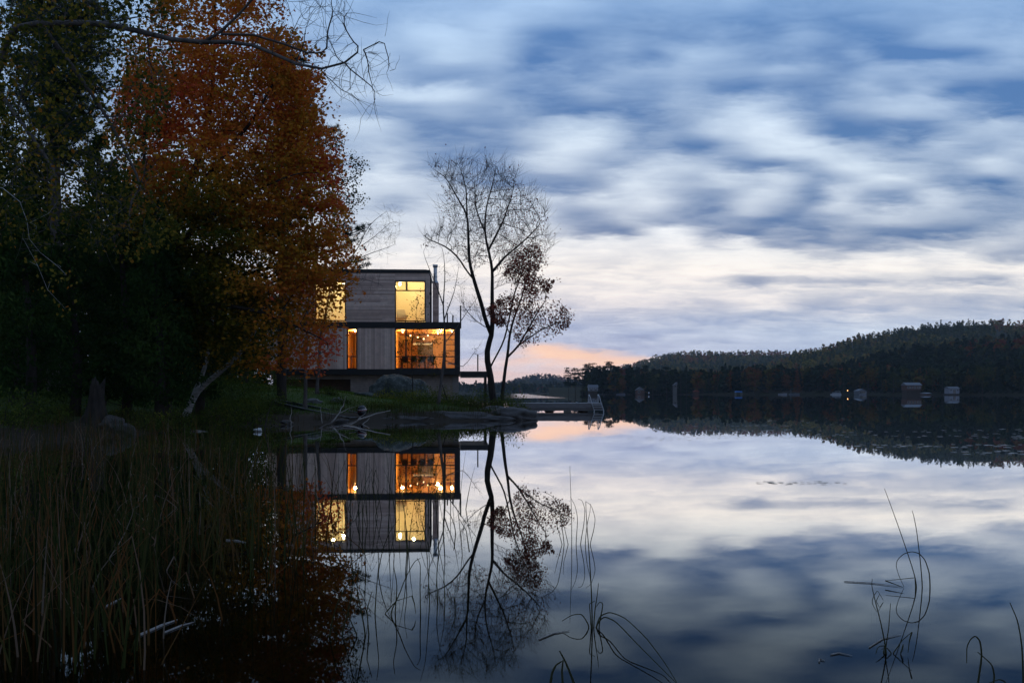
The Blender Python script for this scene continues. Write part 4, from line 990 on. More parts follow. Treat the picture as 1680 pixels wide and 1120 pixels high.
M['whitewood'] = mat('white_painted_boards', (.21, .22, .25), .7, .2, nscale=1, namt=.15)
M['brownwood'] = mat('brown_log_boards', (.10, .055, .04), .8, .2, nscale=1, namt=.4)
M['greyroof'] = mat('grey_metal_roof', (.08, .09, .105), .5, .4)
M['darkglass'] = mat('dark_window', (.03, .035, .04), .15, .5)
M['bluetarp'] = mat('blue_canopy_cloth', (.05, .16, .42), .7, .2)
M['redpaint'] = mat('reddish_roof', (.22, .06, .04), .8, .1)
M['towerwood'] = mat('pale_shingle', (.11, .11, .105), .85, .1)
def far_house(name, label, cat, px0, px1, pt, pe, D, wall, roof, wins, deck=False, dormer=False, depth=7, gable=False, door=None, zb=0):
    xm = (XW(px0, D) + XW(px1, D)) / 2; w_ = (XW(px1, D) - XW(px0, D)) / 2; ze = ZW(pe, D); zt = ZW(pt, D)
    t_ = thing(name, label, cat, (xm, D, .1))
    MB().box(-w_, w_, 0, depth, zb, ze).build('wall', wall, t_)
    if zb: MB().box(-w_ + .3, w_ - .3, .3, depth - .3, -.3, zb - .01).build('foundation', M['ftrunk'], t_)
    m = MB(); o = .35
    if gable: m.prism([(-w_ - o, ze), (w_ + o, ze), (0, zt)], -o, depth + o)
    else: m.add([(-w_ - o, -o, ze), (w_ + o, -o, ze), (w_ + o, depth + o, ze), (-w_ - o, depth + o, ze), (-w_ - o, depth / 2, zt), (w_ + o, depth / 2, zt)], [(0, 1, 5, 4), (2, 3, 4, 5)], [(1, 2, 5), (3, 0, 4)])
    m.build('roof', roof, t_)
    for (a, b, c, d) in wins:
        f_ = MB().box(-w_ + 2 * w_ * a, -w_ + 2 * w_ * b, -.05, .0, zb + (ze - zb) * c, zb + (ze - zb) * d).build('window', M['whitewood'], t_)
        MB().box(-w_ + 2 * w_ * a + .1, -w_ + 2 * w_ * b - .1, -.07, -.053, zb + (ze - zb) * c + .1, zb + (ze - zb) * d - .1).build('pane', M['darkglass'], f_)
    if door: MB().box(-w_ + 2 * w_ * door[0], -w_ + 2 * w_ * door[1], -.08, -.003, zb + 0.05, zb + (ze - zb) * door[2]).build('door', M['darkglass'], t_)
    if deck: MB().box(-w_ - 1.5, w_ + 1.2, -3, -.1, .25, .45).build('deck', M['towerwood'], t_)
    return t_
t_ = far_house('lake_house', 'white lake house with a row of windows and balcony above the dock ladder', 'house', 966, 981, 631, 635.5, 590, M['whitewood'], M['greyroof'], [(.05, .22, .55, .85), (.3, .47, .55, .85), (.55, .72, .55, .85), (.8, .95, .55, .85), (.1, .4, .1, .4), (.6, .9, .1, .4)], zb=2.1)
MB().box(-3.5, 3.5, -1.4, -.1, 2.9, 3.02).build('balcony', M['whitewood'], t_)
far_house('cottage', 'small cottage with pale tent shaped roof on the far shore', 'cottage', 1044, 1057, 635, 640, 590, M['brownwood'], M['greyroof'], [(.2, .5, .3, .8)], depth=6, gable=True)
t_ = thing('boathouse_tower', 'tall pale shingled tower with slanted roof between dark spruces', 'tower', (XW(1108, 588), 588, .1))
MB().box(-.95, .95, 0, 4, 0, ZW(632, 588)).build('wall', M['towerwood'], t_)
MB().prism([(-1.2, ZW(632, 588)), (1.2, ZW(631.8, 588)), (1.2, ZW(627, 588)), (.7, ZW(627.5, 588))], -.3, 4.3).build('roof', M['greyroof'], t_)
MB().box(-1.6, 1.6, -.7, -.05, ZW(636.5, 588), ZW(635.8, 588)).build('balcony', M['towerwood'], t_); MB().box(-.5, .5, -.06, -.003, ZW(635, 588), ZW(632.5, 588)).build('window', M['darkglass'], t_)
t_ = thing('boat_canopy', 'blue cloth boat canopy on the far waterline', 'canopy', (XW(1212.5, 560), 560, 0))
MB().prism([(-1.9, 1.35), (1.9, 1.35), (1.6, 2.1), (-1.6, 2.1)], -.1, 3).build('roof', M['bluetarp'], t_)
for sx in (-1.75, 1.65):
    for sy in (.1, 2.7): MB().box(sx, sx + .1, sy, sy + .1, -.4, 1.349).build('post', M['alu'], t_)
def far_boat(label, px, D, ln, m, name='moored_boat', canopy=False, pontoon=False):
    t_ = thing(name, label, 'boat', (XW(px, D), D, 0)); k = ln / 2; mb = MB()
    if pontoon:
        for sy in (0, 1.8): mb = MB(); mb.tube([(-k, sy, .12), (-k + .3, sy, .2), (k, sy, .2)], [.1, .28, .28], 8); mb.build('pontoon', M['alu'], t_)
        MB().box(-k * .9, k * .92, -.2, 2.1, .5, .6).build('deck', m, t_); MB().box(-k * .85, k * .88, -.18, -.1, .603, 1.25).build('railing', m, t_)
        MB().box(-k * .1, k * .8, -.1, 2.0, 2.0, 2.12).build('canopy', M['whitewood'], t_); MB().box(-k * .08, -k * .04, 0, .06, 1.26, 1.99).build('post', M['alu'], t_); MB().box(k * .7, k * .74, 0, .06, 1.26, 1.99).build('post', M['alu'], t_)
    else:
        secs = []
        for i in range(9):
            s_ = i / 8; hw = .85 * (1 - max(0, s_ - .4) ** 2 * 2.5); x_ = -k + ln * s_
            secs.append([(x_, 1 - hw, .65 + .25 * s_), (x_, 1 - hw * .8, .1), (x_, 1, -.1), (x_, 1 + hw * .8, .1), (x_, 1 + hw, .65 + .25 * s_)])
        mb.add(np.array(secs).reshape(-1, 3), [(i * 5 + j, i * 5 + j + 1, (i + 1) * 5 + j + 1, (i + 1) * 5 + j) for i in range(8) for j in range(4)] + [(i * 5, (i + 1) * 5, (i + 1) * 5 + 4, i * 5 + 4) for i in range(8)], [(0, 2, 1), (0, 4, 2), (4, 3, 2)])
        mb.build('hull', m, t_); MB().prism([(-.3, .75), (.9, .85), (.5, 1.35), (-.1, 1.35)], .4, 1.6).build('windshield', M['darkglass'], t_)
    return t_
far_boat('small white motor boat moored left of the thin pole', 1285, 560, 5, M['whitewood']); far_boat('low grey boat moored right of the thin pole', 1304, 560, 6, M['greyroof'])
far_boat('white pontoon boat moored on the far shore left of the lamp', 1372, 545, 5.5, M['whitewood'], 'pontoon_boat', pontoon=True)
far_boat('pale low boat moored below the tent roofed cottage', 1019, 575, 5, M['greyroof'])
t_ = thing('mooring_pole', 'thin white pole standing between the small moored boats', 'pole', (XW(1297.5, 555), 555, -.5)); m = MB(); m.tube([(0, 0, 0), (0, 0, 3.4)], [.09, .06], 7); m.build('shaft', M['whitewood'], t_); m = MB(); sphere(m, (0, 0, 3.45), .1); m.build('finial', M['whitewood'], t_)
t_ = thing('shore_lamp', 'small lit orange lamp on the far shore right of the pontoon boat', 'lamp', (XW(1390.5, 548), 548, 0)); MB().box(-.05, .05, 0, .1, 0, 2.0).build('pole', M['black'], t_)
m = MB(); sphere(m, (0, -.1, 2.3), .2); m.build('lamp_shade', emat('lit_orange_lamp', (1, .42, .13), 9), t_)
t_ = far_house('boat_shelter', 'open dark boat shelter with pale gable on the far shore', 'shelter', 1408, 1422, 638, 641.5, 548, M['greyroof'], M['greyroof'], [], gable=True, door=(.2, .8, .9)); 
far_boat('white boat parked inside the mouth of the dark boat shelter', 1416.5, 545, 3.2, M['whitewood'])
far_house('log_cabin', 'brown log cabin with long pale roof among the trees left of the white boathouse', 'cabin', 1487, 1512, 627.5, 632, 533, M['brownwood'], M['greyroof'], [(.08, .2, .35, .8), (.28, .4, .35, .8), (.5, .62, .35, .8), (.72, .92, .35, .8)], zb=2.3)
far_house('boathouse', 'white boathouse with flat dark door at the water far right', 'boathouse', 1557.5, 1574, 634.2, 637, 520, M['whitewood'], M['greyroof'], [(.1, .25, .5, .8), (.75, .9, .5, .8)], door=(.38, .62, .7), depth=6, zb=.5)
far_house('cabin', 'tiny reddish roofed cabin by the water right below the tall spruce of the blue canopy', 'cabin', 1140, 1147, 640, 642.5, 592, M['brownwood'], M['redpaint'], [], gable=True)
for i, (px, D) in enumerate(((857, 1080), (862, 1070), (901, 1080), (911, 1070))):
    far_boat(['leftmost tiny white boat on the farthest shore', 'second tiny white boat on the farthest shore', 'third tiny white boat on the farthest shore', 'brightest tiny white boat on the farthest shore'][i], px, D, 4, M['whitewood'])
t_ = thing('channel_buoy', 'tiny pinkish marker buoy on the far water left of the white lake house', 'buoy', (XW(922, 820), 820, 0)); m = MB(); sphere(m, (0, 0, .5), .9); m.build('float', M['redpaint'], t_); m = MB(); m.tube([(0, 0, 1.3), (0, 0, 3.0)], .35, 8); m.build('marker', mat('pale_pink_marker', (.75, .5, .42), .6), t_)
far_house('shore_dock', 'small dark dock shed on the far right shore below the log cabin', 'shed', 1519, 1527, 644, 645.5, 515, M['brownwood'], M['whitewood'], [])
t_ = thing('street_lamp', 'tiny white lamp post at the water right of the tent roofed cottage', 'lamp', (XW(1064.5, 560), 560, 0)); MB().box(-.06, .06, 0, .12, -.3, .8).build('pole', M['whitewood'], t_); m = MB(); sphere(m, (0, 0, 1.1), .45); m.build('lamp_shade', M['float'], t_)

# lily pads and floating leaves on the far middle of the lake
M['pad'] = mat('lily_pad', (.06, .075, .05), .35, .5, nscale=.5, base2=(.10, .09, .05))
def pads(name, label, n, boxes, m, smin, smax, seed):
    r = np.random.default_rng(seed); vs = []
    for (p0, p1, q0, q1, w_) in boxes:
        k = int(n * w_); px = p0 + (p1 - p0) * r.random(k); py = q0 + (q1 - q0) * r.random(k); Y = CH * F / (py - HZ); x = (px - 840) / F * Y
        cl = vnoise(np.stack([x * .25, Y * .7, 0 * x + seed], -1)) + .5 * vnoise(np.stack([x * .05, Y * .05, 0 * x + seed + 9], -1)) > .30; x = x[cl]; Y = Y[cl]
        s = smin + (smax - smin) * r.random(len(x)); a = np.linspace(0, 6.28, 8, endpoint=False)
        vs.append(np.stack([x[:, None] + s[:, None] * np.cos(a), Y[:, None] + s[:, None] * np.sin(a) * .8, .006 + .004 * r.random((len(x), 1)) + 0 * a], -1).reshape(-1, 3))
    v = np.vstack(vs); f = np.arange(len(v)).reshape(-1, 8)
    return tag(meshobj(name, v, [f], m), label, 'water plants', kind='stuff')
pads('lily_pads', 'scattered dark lily pads and leaves floating on the bright middle of the lake', 4200, [(1060, 1680, 700, 745, .3), (1200, 1680, 745, 800, .35), (1480, 1680, 785, 830, .12), (940, 1300, 690, 740, .15)], M['pad'], .015, .05, 5)
pads('pale_floating_pads', 'pale streaks of floating pads on the dark reflection of the hill', 900, [(1120, 1400, 684, 722, .5), (1380, 1680, 700, 760, .5)], mat('pale_pad', (.30, .30, .29), .35, .5), .03, .10, 8)
# ------------------------------------------------------------------ trees on the near banks
def G(px, py, Y0, dY=0):  # a point of a tree standing at distance Y0, dY metres nearer or farther
    return np.array([(px - 840) / F * Y0, Y0 + dY, CH - (py - HZ) / F * Y0])
def ground_pt(px, Y):
    x = XW(px, Y); return np.array([x, Y, gz(x, Y) - .12])
def deciduous(name, label, cat, base, lines, crowns, step, infl, kill, r0, rmax, bark, leafdef=None, grav=0.0, jit=.18, expo=2.2, group=None, flare=1.0, maxn=9000, tw=None, taper=1.15, flat=0.0):
    nodes, par = guides(lines); att = np.vstack(crowns)
    N, Pn = colonize(att, nodes, par, step, infl, kill, grav=grav, jit=jit, maxn=maxn)
    r, ch = radii(Pn, r0, expo, rmax)
    n0 = len(N)
    if tw: N, Pn, r = twigs(N, Pn, r, *tw); ch = None
    root = thing(name, label, cat, tuple(base), 0, group)
    m = MB(); limbs(m, N - base, Pn, r, ch, flare=flare, taper=taper); m.build('trunk', bark, root, smooth=True)
    if leafdef:
        mt, n, size, sprd, tintf, extra, thin = leafdef
        idx = np.where(r < thin)[0]
        if n:
            pick = idx[rng.integers(0, len(idx), n)]; pts = N[pick] + rng.normal(0, sprd, (n, 3))
        else: pts = np.zeros((0, 3))
        if extra is not None: pts = np.vstack([pts, extra])
        v, q = leaves(pts, size, 1.35, .3, flat=flat); meshobj('crown', v - base, [q], M[mt], root, tint=np.clip(tintf(pts), 0, 1))
    return root, N, r
def topx(p, Y0): return 840 + F * p[:, 0] / Y0
def topy(p, Y0): return HZ - (p[:, 2] - CH) * F / Y0

# --- the big orange maple
YM = 35.0; b = ground_pt(270, YM)
mp = [(205, 150), (225, 70), (262, 10), (290, -30), (380, -60), (440, -20), (466, 40), (502, 78), (505, 130), (520, 180), (540, 215), (552, 270), (572, 330), (560, 400), (572, 440), (556, 500), (545, 540), (562, 575), (530, 598), (480, 600), (440, 610), (400, 615), (350, 590), (300, 500), (240, 400), (215, 310), (200, 230)]
lines = [[b, G(272, 600, YM), G(280, 500, YM), G(276, 430, YM), G(300, 335, YM), G(325, 245, YM, .3), G(342, 150, YM, .5), G(348, 50, YM, .4), G(352, -30, YM)],
         [G(276, 430, YM), G(335, 378, YM, -.8), G(415, 335, YM, -1.6), G(500, 305, YM, -1.8)], [G(280, 500, YM), G(345, 455, YM, 1), G(440, 425, YM, 1.8), G(535, 400, YM, 1.5)],
         [G(280, 460, YM), G(255, 350, YM, -.5), G(252, 250, YM, -1), G(262, 140, YM, -.8)], [G(280, 500, YM), G(370, 500, YM, -.9), G(455, 520, YM, -1.2), G(545, 562, YM, -.8)],
         [G(300, 335, YM), G(370, 280, YM, -1), G(440, 210, YM, -1.6), G(480, 120, YM, -1.2)], [G(325, 245, YM, .3), G(395, 160, YM, 1.2), G(430, 60, YM, 1.4)], [G(276, 430, YM), G(330, 300, YM, 1.8), G(380, 200, YM, 2.4)]]
ctr = crown(mp, YM, 3.6, 2600)
clump = crown(mp, YM, 3.6, 150000) + rng.normal(0, .16, (150000, 3)); clump = clump + .55 * np.stack([fbm(clump * .7, 2, 51), fbm(clump * .7, 2, 52), fbm(clump * .7, 2, 53)], -1); cm = fbm(clump * np.array([.9, .9, 1.9]), 3, 11) > -.02; ex = clump[cm][:68000]
# thinner foliage in the upper crown and near the right edge
pxe, pye = topx(ex, YM), topy(ex, YM); keep = rng.random(len(ex)) < np.where(pye < 90, .5, np.where(pxe > 535, .55, 1.0)) * np.where(pye > 500, np.where(pxe > 440, .25, .6), 1); ex = ex[keep]
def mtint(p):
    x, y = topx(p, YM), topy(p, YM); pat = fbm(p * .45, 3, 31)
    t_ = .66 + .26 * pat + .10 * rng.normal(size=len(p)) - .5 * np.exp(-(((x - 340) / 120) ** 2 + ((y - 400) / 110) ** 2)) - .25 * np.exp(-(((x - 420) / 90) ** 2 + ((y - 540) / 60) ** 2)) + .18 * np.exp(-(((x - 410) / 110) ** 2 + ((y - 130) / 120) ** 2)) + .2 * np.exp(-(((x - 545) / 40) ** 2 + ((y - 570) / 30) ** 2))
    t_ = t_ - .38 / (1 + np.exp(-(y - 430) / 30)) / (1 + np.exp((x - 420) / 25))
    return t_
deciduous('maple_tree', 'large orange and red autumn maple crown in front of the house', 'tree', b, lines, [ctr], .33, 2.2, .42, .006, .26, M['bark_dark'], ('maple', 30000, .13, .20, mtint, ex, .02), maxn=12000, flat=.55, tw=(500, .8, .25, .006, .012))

# --- birch leaning out from the left edge, its limb reaching over the maple
YO = 17.0; b = np.array([-12.9, 18.6, gz(-12.9, 18.6) - .1])
tr_ = [b, np.array([-11.0, 18.1, 3.4]), np.array([-9.45, 17.6, 6.0]), np.array([-8.75, 17.3, 7.4]), G(14, 40, YO), G(20, -60, YO), G(30, -200, YO)]
lines = [tr_, [G(14, 40, YO), G(70, 42, YO, -.1), G(140, 45, YO, -.2), G(200, 52, YO, -.4), G(255, 72, YO, -.5), G(300, 86, YO, -.6), G(350, 96, YO, -.7), G(385, 84, YO, -.8), G(420, 55, YO, -.9), G(450, 20, YO, -1), G(490, -15, YO, -1)],
         [G(350, 96, YO, -.7), G(400, 93, YO, -.8), G(440, 103, YO, -.9), G(470, 120, YO, -1), G(505, 138, YO, -1), G(550, 154, YO, -1.1), G(585, 140, YO, -1.1), G(612, 118, YO, -1.1), G(645, 98, YO, -1.1)],
         [G(385, 84, YO, -.8), G(430, 72, YO, -.6), G(480, 88, YO, -.5), G(515, 108, YO, -.4), G(540, 100, YO, -.4)],
         [G(70, 42, YO, -.1), G(115, 110, YO, .2), G(160, 180, YO, .4), G(185, 232, YO, .5), G(213, 288, YO, .5)],
         [G(120, 46, YO), G(180, 20, YO, .5), G(230, -20, YO, .8)], [G(-10, 160, YO), G(60, 210, YO, -.6), G(130, 300, YO, -.8)]]
cr = [crown([(430, -30), (560, -30), (585, 30), (560, 95), (500, 110), (440, 70)], YO - 1, .7, 420), crown([(530, 95), (600, 75), (655, 92), (640, 130), (612, 182), (580, 175), (540, 160)], YO - 1, .5, 460),
      crown([(0, -30), (240, -30), (290, 40), (270, 140), (250, 260), (270, 380), (150, 400), (60, 420), (0, 400)], YO, 2.2, 620)]
def btint(p): return .55 + .22 * fbm(p * .8, 2, 5) + .2 * rng.normal(size=len(p))
lv = crown([(0, -30), (240, -30), (300, 40), (270, 140), (240, 240), (295, 390), (200, 430), (60, 420), (0, 400)], YO, 2.4, 16000)
lv = lv[fbm(lv * 1.1, 3, 8) > -.15][:7500]
nb_ = len(lv)
deciduous('birch_tree', 'grey birch at the left edge with a long bare limb reaching over the maple', 'tree', b, lines, cr, .11, 1.2, .13, .0035, .12, M['bark_grey'], ('birch_leaf', 0, .075, .05, btint, lv, .02), jit=.28, maxn=9000, expo=1.9, tw=(800, .5, .05, .0042, .012), taper=.9)
# thin pale drooping branch low at the left edge
b = np.array([-10.9, 14.2, gz(-13, 14.5)]); b[0] = -13.2; b[2] = gz(-13.2, 14.2) - .1
YS = 14.0
deciduous('dead_birch', 'pale dead birch branches curling down at the left edge above the reeds', 'tree', b, [[b, np.array([-11, 14.1, 3.6]), G(-30, 300, YS), G(5, 303, YS), G(38, 328, YS), G(50, 365, YS), G(40, 395, YS), G(62, 412, YS), G(100, 438, YS), G(116, 458, YS)],
          [G(40, 395, YS), G(62, 436, YS), G(78, 475, YS), G(107, 506, YS)], [G(50, 365, YS), G(80, 350, YS), G(95, 330, YS)]], [crown([(0, 330), (90, 340), (120, 450), (60, 500), (20, 420)], YS, .5, 40)], .12, 1.0, .3, .0025, .028, M['birch'], ('birch_leaf', 200, .055, .08, btint, None, .008), jit=.3)

# --- pines
def pine(name, label, base, top, r_b, whorls, mtr, dark=.0, nt=20, sz=.21):
    """whorls: list of (px, py, dY, spread) tips of branches; each becomes a limb with flat tufted plates"""
    root = thing(name, label, 'tree', tuple(base), 0); m = MB(); base = np.asarray(base)
    tl = np.linspace(0, 1, 12); axis = base + (np.asarray(top) - base) * tl[:, None] + np.stack([.12 * np.sin(tl * 5), .1 * np.cos(tl * 4), 0 * tl], -1) * np.sin(np.pi * tl)[:, None]
    m.tube(axis - base, r_b * (1 - tl * .85), 8, cap=False)
    cents = []
    for tip, sp_ in whorls:
        hz = np.interp(tip[2] - .25 * np.linalg.norm(tip[:2] - base[:2]), axis[:, 2], np.arange(12)); i = int(hz); fr_ = hz - i
        st_ = axis[min(i, 11)] * (1 - fr_) + axis[min(i + 1, 11)] * fr_
        L_ = np.linalg.norm(tip - st_); mid = (st_ + tip) / 2 + np.array([0, 0, -.06 * L_]); ln = np.array([st_, mid, tip])
        m.tube(ln - base, [max(.012, .018 * L_), max(.01, .012 * L_), .006], 5, cap=False)
        n = int(22 + 34 * sp_); u = rng.random(n) ** .7; c = st_ + (tip - st_) * (.35 + .65 * u)[:, None] + rng.normal(0, 1, (n, 3)) * np.array([sp_ * .42, sp_ * .42, sp_ * .17])
        c[:, 2] += .05; cents.append(c)
        for k in range(0, n, 3): m.tube(np.array([st_ + (tip - st_) * (.3 + .6 * u[k]), c[k]]) - base, [.006, .003], 3, cap=False)
    c = np.vstack(cents); v, f = tufts(c, sz, nt, width=.06)
    ti = np.clip(np.repeat(.45 + .25 * rng.normal(size=len(c)), nt) - dark, 0, 1)
    meshobj('crown', v - base, [f], M['needle'], root, tint=ti); m.build('trunk', mtr, root, smooth=True); return root
def pts_of(poly, Y0, dep, n, sp0, sp1): c = crown(poly, Y0, dep, n); return [(q, rng.uniform(sp0, sp1)) for q in c]
YP = 42.0; b = ground_pt(86, YP)
pine('pine_tree', 'white pine with a doubled pale trunk high at the upper left', b, G(84, -90, YP), .26, pts_of([(35, -60), (180, -60), (205, 20), (190, 110), (165, 170), (160, 250), (110, 290), (60, 260), (20, 150), (20, 20)], YP, 2.6, 95, .6, 1.1), M['bark_grey'])
b = ground_pt(95, YP + 1.2)
pine('pine_tree', 'slimmer pine right beside the doubled trunk at the upper left', b, G(92, -40, YP + 1.2), .18, pts_of([(100, 20), (170, 30), (185, 130), (150, 240), (110, 250), (60, 200)], YP, 1.6, 26, .5, .9), M['bark_grey'])
YQ = 47.0; b = ground_pt(462, YQ)
wl = pts_of([(420, 70), (485, 80), (500, 130), (500, 200), (500, 440), (420, 440), (410, 200)], YQ, 2.2, 46, .5, .9)
wl += [(G(a_, b_, YQ, d_), s_) for a_, b_, d_, s_ in ((492, 100, 0, .5), (507, 118, .4, .5), (518, 132, -.3, .45), (515, 158, .2, .5), (508, 172, 0, .4), (525, 185, -.4, .4), (545, 215, .2, .45), (560, 212, 0, .4), (563, 226, -.2, .35), (540, 240, .3, .5), (552, 268, .3, .4), (560, 300, 0, .35), (575, 372, 0, .45), (596, 378, .2, .35), (605, 372, 0, .25), (588, 395, -.3, .45), (570, 405, .2, .5), (600, 425, 0, .4), (580, 432, .3, .55), (606, 436, -.2, .3), (560, 436, 0, .5))]
pine('pine_tree', 'dark pine poking out right of the orange maple above the house', b, G(455, 55, YQ), .24, wl, M['bark_dark'], dark=.2)

# --- leafy birch between the pine tufts, and the bare branch over the roof
YL = 45.0; b = ground_pt(500, YL)
deciduous('birch_tree', 'thin birch with small dark leaves showing right of the maple', 'tree', b, [[b, G(505, 500, YL), G(520, 400, YL), G(530, 330, YL), G(540, 260, YL), G(548, 230, YL)], [G(530, 330, YL), G(570, 300, YL), G(600, 272, YL)], [G(520, 400, YL), G(560, 350, YL), G(595, 330, YL)]],
          [crown([(530, 230), (560, 228), (580, 262), (602, 268), (585, 300), (598, 330), (580, 350), (560, 390), (530, 400), (515, 300)], YL, 1.0, 260)], .2, 2, .28, .005, .09, M['bark_grey'], ('birch_leaf', 2600, .10, .16, lambda p: .1 + .2 * rng.random(len(p)), None, .012), jit=.25)
YL = 52.0; b = ground_pt(520, YL)
deciduous('bare_tree', 'bare tree whose twigs spread over the flat roof left of the flue', 'tree', b, [[b, G(525, 560, YL), G(540, 480, YL), G(565, 435, YL), G(590, 405, YL), G(615, 388, YL), G(640, 365, YL)], [G(565, 435, YL), G(610, 415, YL), G(650, 402, YL)], [G(590, 405, YL), G(605, 370, YL), G(635, 345, YL)], [G(540, 480, YL), G(590, 455, YL), G(632, 470, YL)]],
          [crown([(575, 410), (600, 370), (640, 340), (662, 350), (655, 400), (640, 415), (600, 425)], YL, .9, 300), crown([(560, 440), (620, 445), (640, 480), (600, 490)], YL, .8, 40)], .18, 1.6, .2, .0065, .09, M['bark_grey'], ('birch_leaf', 60, .06, .1, lambda p: .2 + 0 * p[:, 0], None, .01), jit=.28, tw=(260, .6, .3, .006, .012))

# --- leaning white birches
YW = 36.5; b = ground_pt(301, YW)
deciduous('birch_tree', 'white birch trunk leaning right from the bank under the maple', 'tree', b, [[b, G(322, 640, YW), G(341, 627, YW), G(360, 610, YW), G(378, 596, YW), G(402, 570, YW), G(430, 520, YW), G(460, 470, YW), G(485, 430, YW), G(500, 380, YW)], [G(430, 520, YW), G(428, 460, YW), G(420, 400, YW)], [G(402, 570, YW), G(440, 545, YW), G(480, 520, YW)]],
          [crown([(420, 380), (500, 370), (520, 430), (480, 500), (430, 480)], YW, 1, 110)], .25, 2, .4, .004, .125, M['birch'], ('birch_leaf', 700, .07, .2, lambda p: .5 + .25 * rng.normal(size=len(p)), None, .02), expo=3.0)
YW = 36.9; b = ground_pt(305, YW)
deciduous('birch_tree', 'second white birch trunk bending upright beside the leaning one', 'tree', b, [[b, G(318, 640, YW), G(333, 618, YW), G(339, 596, YW), G(343, 570, YW), G(350, 520, YW), G(352, 450, YW), G(385, 380, YW), G(395, 300, YW)]],
          [crown([(330, 330), (400, 300), (420, 400), (360, 440)], YW, 1, 70)], .25, 2, .4, .004, .095, M['birch'], ('birch_leaf', 500, .07, .2, lambda p: .45 + .25 * rng.normal(size=len(p)), None, .02), expo=3.0)

# --- the bare tree on the point
YT = 55.0; b = ground_pt(812, YT)
def Z(x, y, d=0): return G(640 + x / 2.545, 240 + y / 2.545, YT, d)
lines = [[b, Z(420, 960), Z(405, 900), Z(402, 850), Z(425, 790), Z(428, 700), Z(425, 600, .1), Z(428, 520, .2), Z(410, 430, .3), Z(395, 350, .4), Z(400, 250, .4), Z(428, 150, .3), Z(442, 85, .2)],
         [Z(425, 790), Z(402, 735, -.2), Z(380, 650, -.4), Z(350, 560, -.6), Z(333, 480, -.8), Z(330, 400, -.9), Z(325, 300, -.9), Z(320, 180, -.8), Z(290, 85, -.6)], [Z(350, 560, -.6), Z(300, 490, -1), Z(240, 430, -1.2), Z(150, 395, -1.3)],
         [Z(325, 300, -.9), Z(280, 220, -1.1), Z(235, 140, -1), Z(180, 105, -.9)], [Z(428, 530, .2), Z(480, 450, .8), Z(550, 390, 1.2), Z(615, 325, 1.3), Z(655, 290, 1.3)], [Z(395, 350, .4), Z(355, 250, 1), Z(350, 130, 1.2)],
         [Z(420, 930), Z(450, 860, .5), Z(478, 800, .7), Z(500, 700, 1), Z(520, 600, 1.1), Z(560, 500, 1.3)], [Z(410, 765), Z(360, 735, -.6), Z(312, 680, -1)], [Z(478, 800, .7), Z(540, 735, 1.4), Z(610, 690, 1.8)], [Z(410, 430, .3), Z(470, 330, -.8), Z(510, 230, -1.2), Z(520, 160, -1.2)]]
pol = [(170, 95), (230, 70), (290, 60), (350, 85), (430, 65), (480, 85), (530, 120), (580, 190), (640, 240), (665, 300), (640, 360), (690, 400), (680, 460), (620, 520), (560, 560), (520, 620), (470, 540), (420, 480), (340, 520), (300, 470), (240, 420), (120, 420), (150, 340), (240, 340), (200, 260), (240, 200), (170, 130)]
pz = [(640 + x / 2.545, 240 + y / 2.545) for x, y in pol]
lowl = [(640 + x / 2.545, 240 + y / 2.545) for x, y in [(290, 650), (350, 690), (400, 700), (400, 760), (330, 750), (290, 700)]]
lv = crown(pz, YT, 2.6, 9000); m_ = fbm(lv * .9, 3, 21) > .1; lv = lv[m_]; yy = topy(lv, YT); lv = lv[rng.random(len(lv)) < np.clip((yy - 270) / 200, .08, .8)][:1100]
deciduous('bare_tree', 'tall nearly bare tree with forked crown standing between house and lake', 'tree', b, lines, [crown(pz, YT, 2.8, 1500), crown(lowl, YT, .8, 40)], .2, 2.2, .33, .011, .205, M['bark_dark'], ('red_leaf', 600, .09, .12, lambda p: .35 + .3 * rng.random(len(p)), lv, .013), jit=.15, grav=.38, flare=1.1, maxn=9000, tw=(2600, .95, .85, .009, .016), taper=1.3)
YR = 53.5; b = ground_pt(822, YR)
def Z2(x, y, d=0): return G(640 + x / 2.545, 240 + y / 2.545, YR, d)
rp = [(500, 470), (560, 420), (620, 400), (640, 480), (600, 540), (690, 560), (650, 620), (740, 680), (772, 705), (745, 760), (690, 790), (640, 800), (600, 830), (560, 850), (520, 800), (500, 760), (430, 740), (400, 680), (450, 640), (520, 600), (470, 540)]
rpz = [(640 + x / 2.545, 240 + y / 2.545) for x, y in rp]
lv = crown(rpz, YR, 1.9, 26000); lv = lv[fbm(lv * 1.0, 3, 77) > -.02][:5200]; yy = topy(lv, YR); lv = lv[rng.random(len(lv)) < np.where(yy > 540, .35, np.where(yy < 430, .5, .9))]
deciduous('red_leafed_tree', 'smaller tree with dark red leaves leaning right beside the bare tree', 'tree', b, [[b, Z2(480, 930), Z2(490, 880), Z2(540, 830, -.3), Z2(610, 780, -.6), Z2(690, 740, -.8), Z2(755, 715, -.8)], [Z2(490, 880), Z2(500, 780, .3), Z2(530, 680, .5), Z2(560, 590, .6), Z2(590, 480, .5)], [Z2(540, 830, -.3), Z2(600, 720, .6), Z2(650, 640, .9)], [Z2(500, 780, .3), Z2(460, 700, .6), Z2(420, 680, .8)]],
          [crown(rpz, YR, 1.9, 900)], .18, 1.6, .22, .008, .11, M['bark_dark'], ('red_leaf', 2200, .11, .14, lambda p: .55 + .3 * rng.normal(size=len(p)), lv, .012), jit=.2, tw=(300, .5, .3, .007, .015))
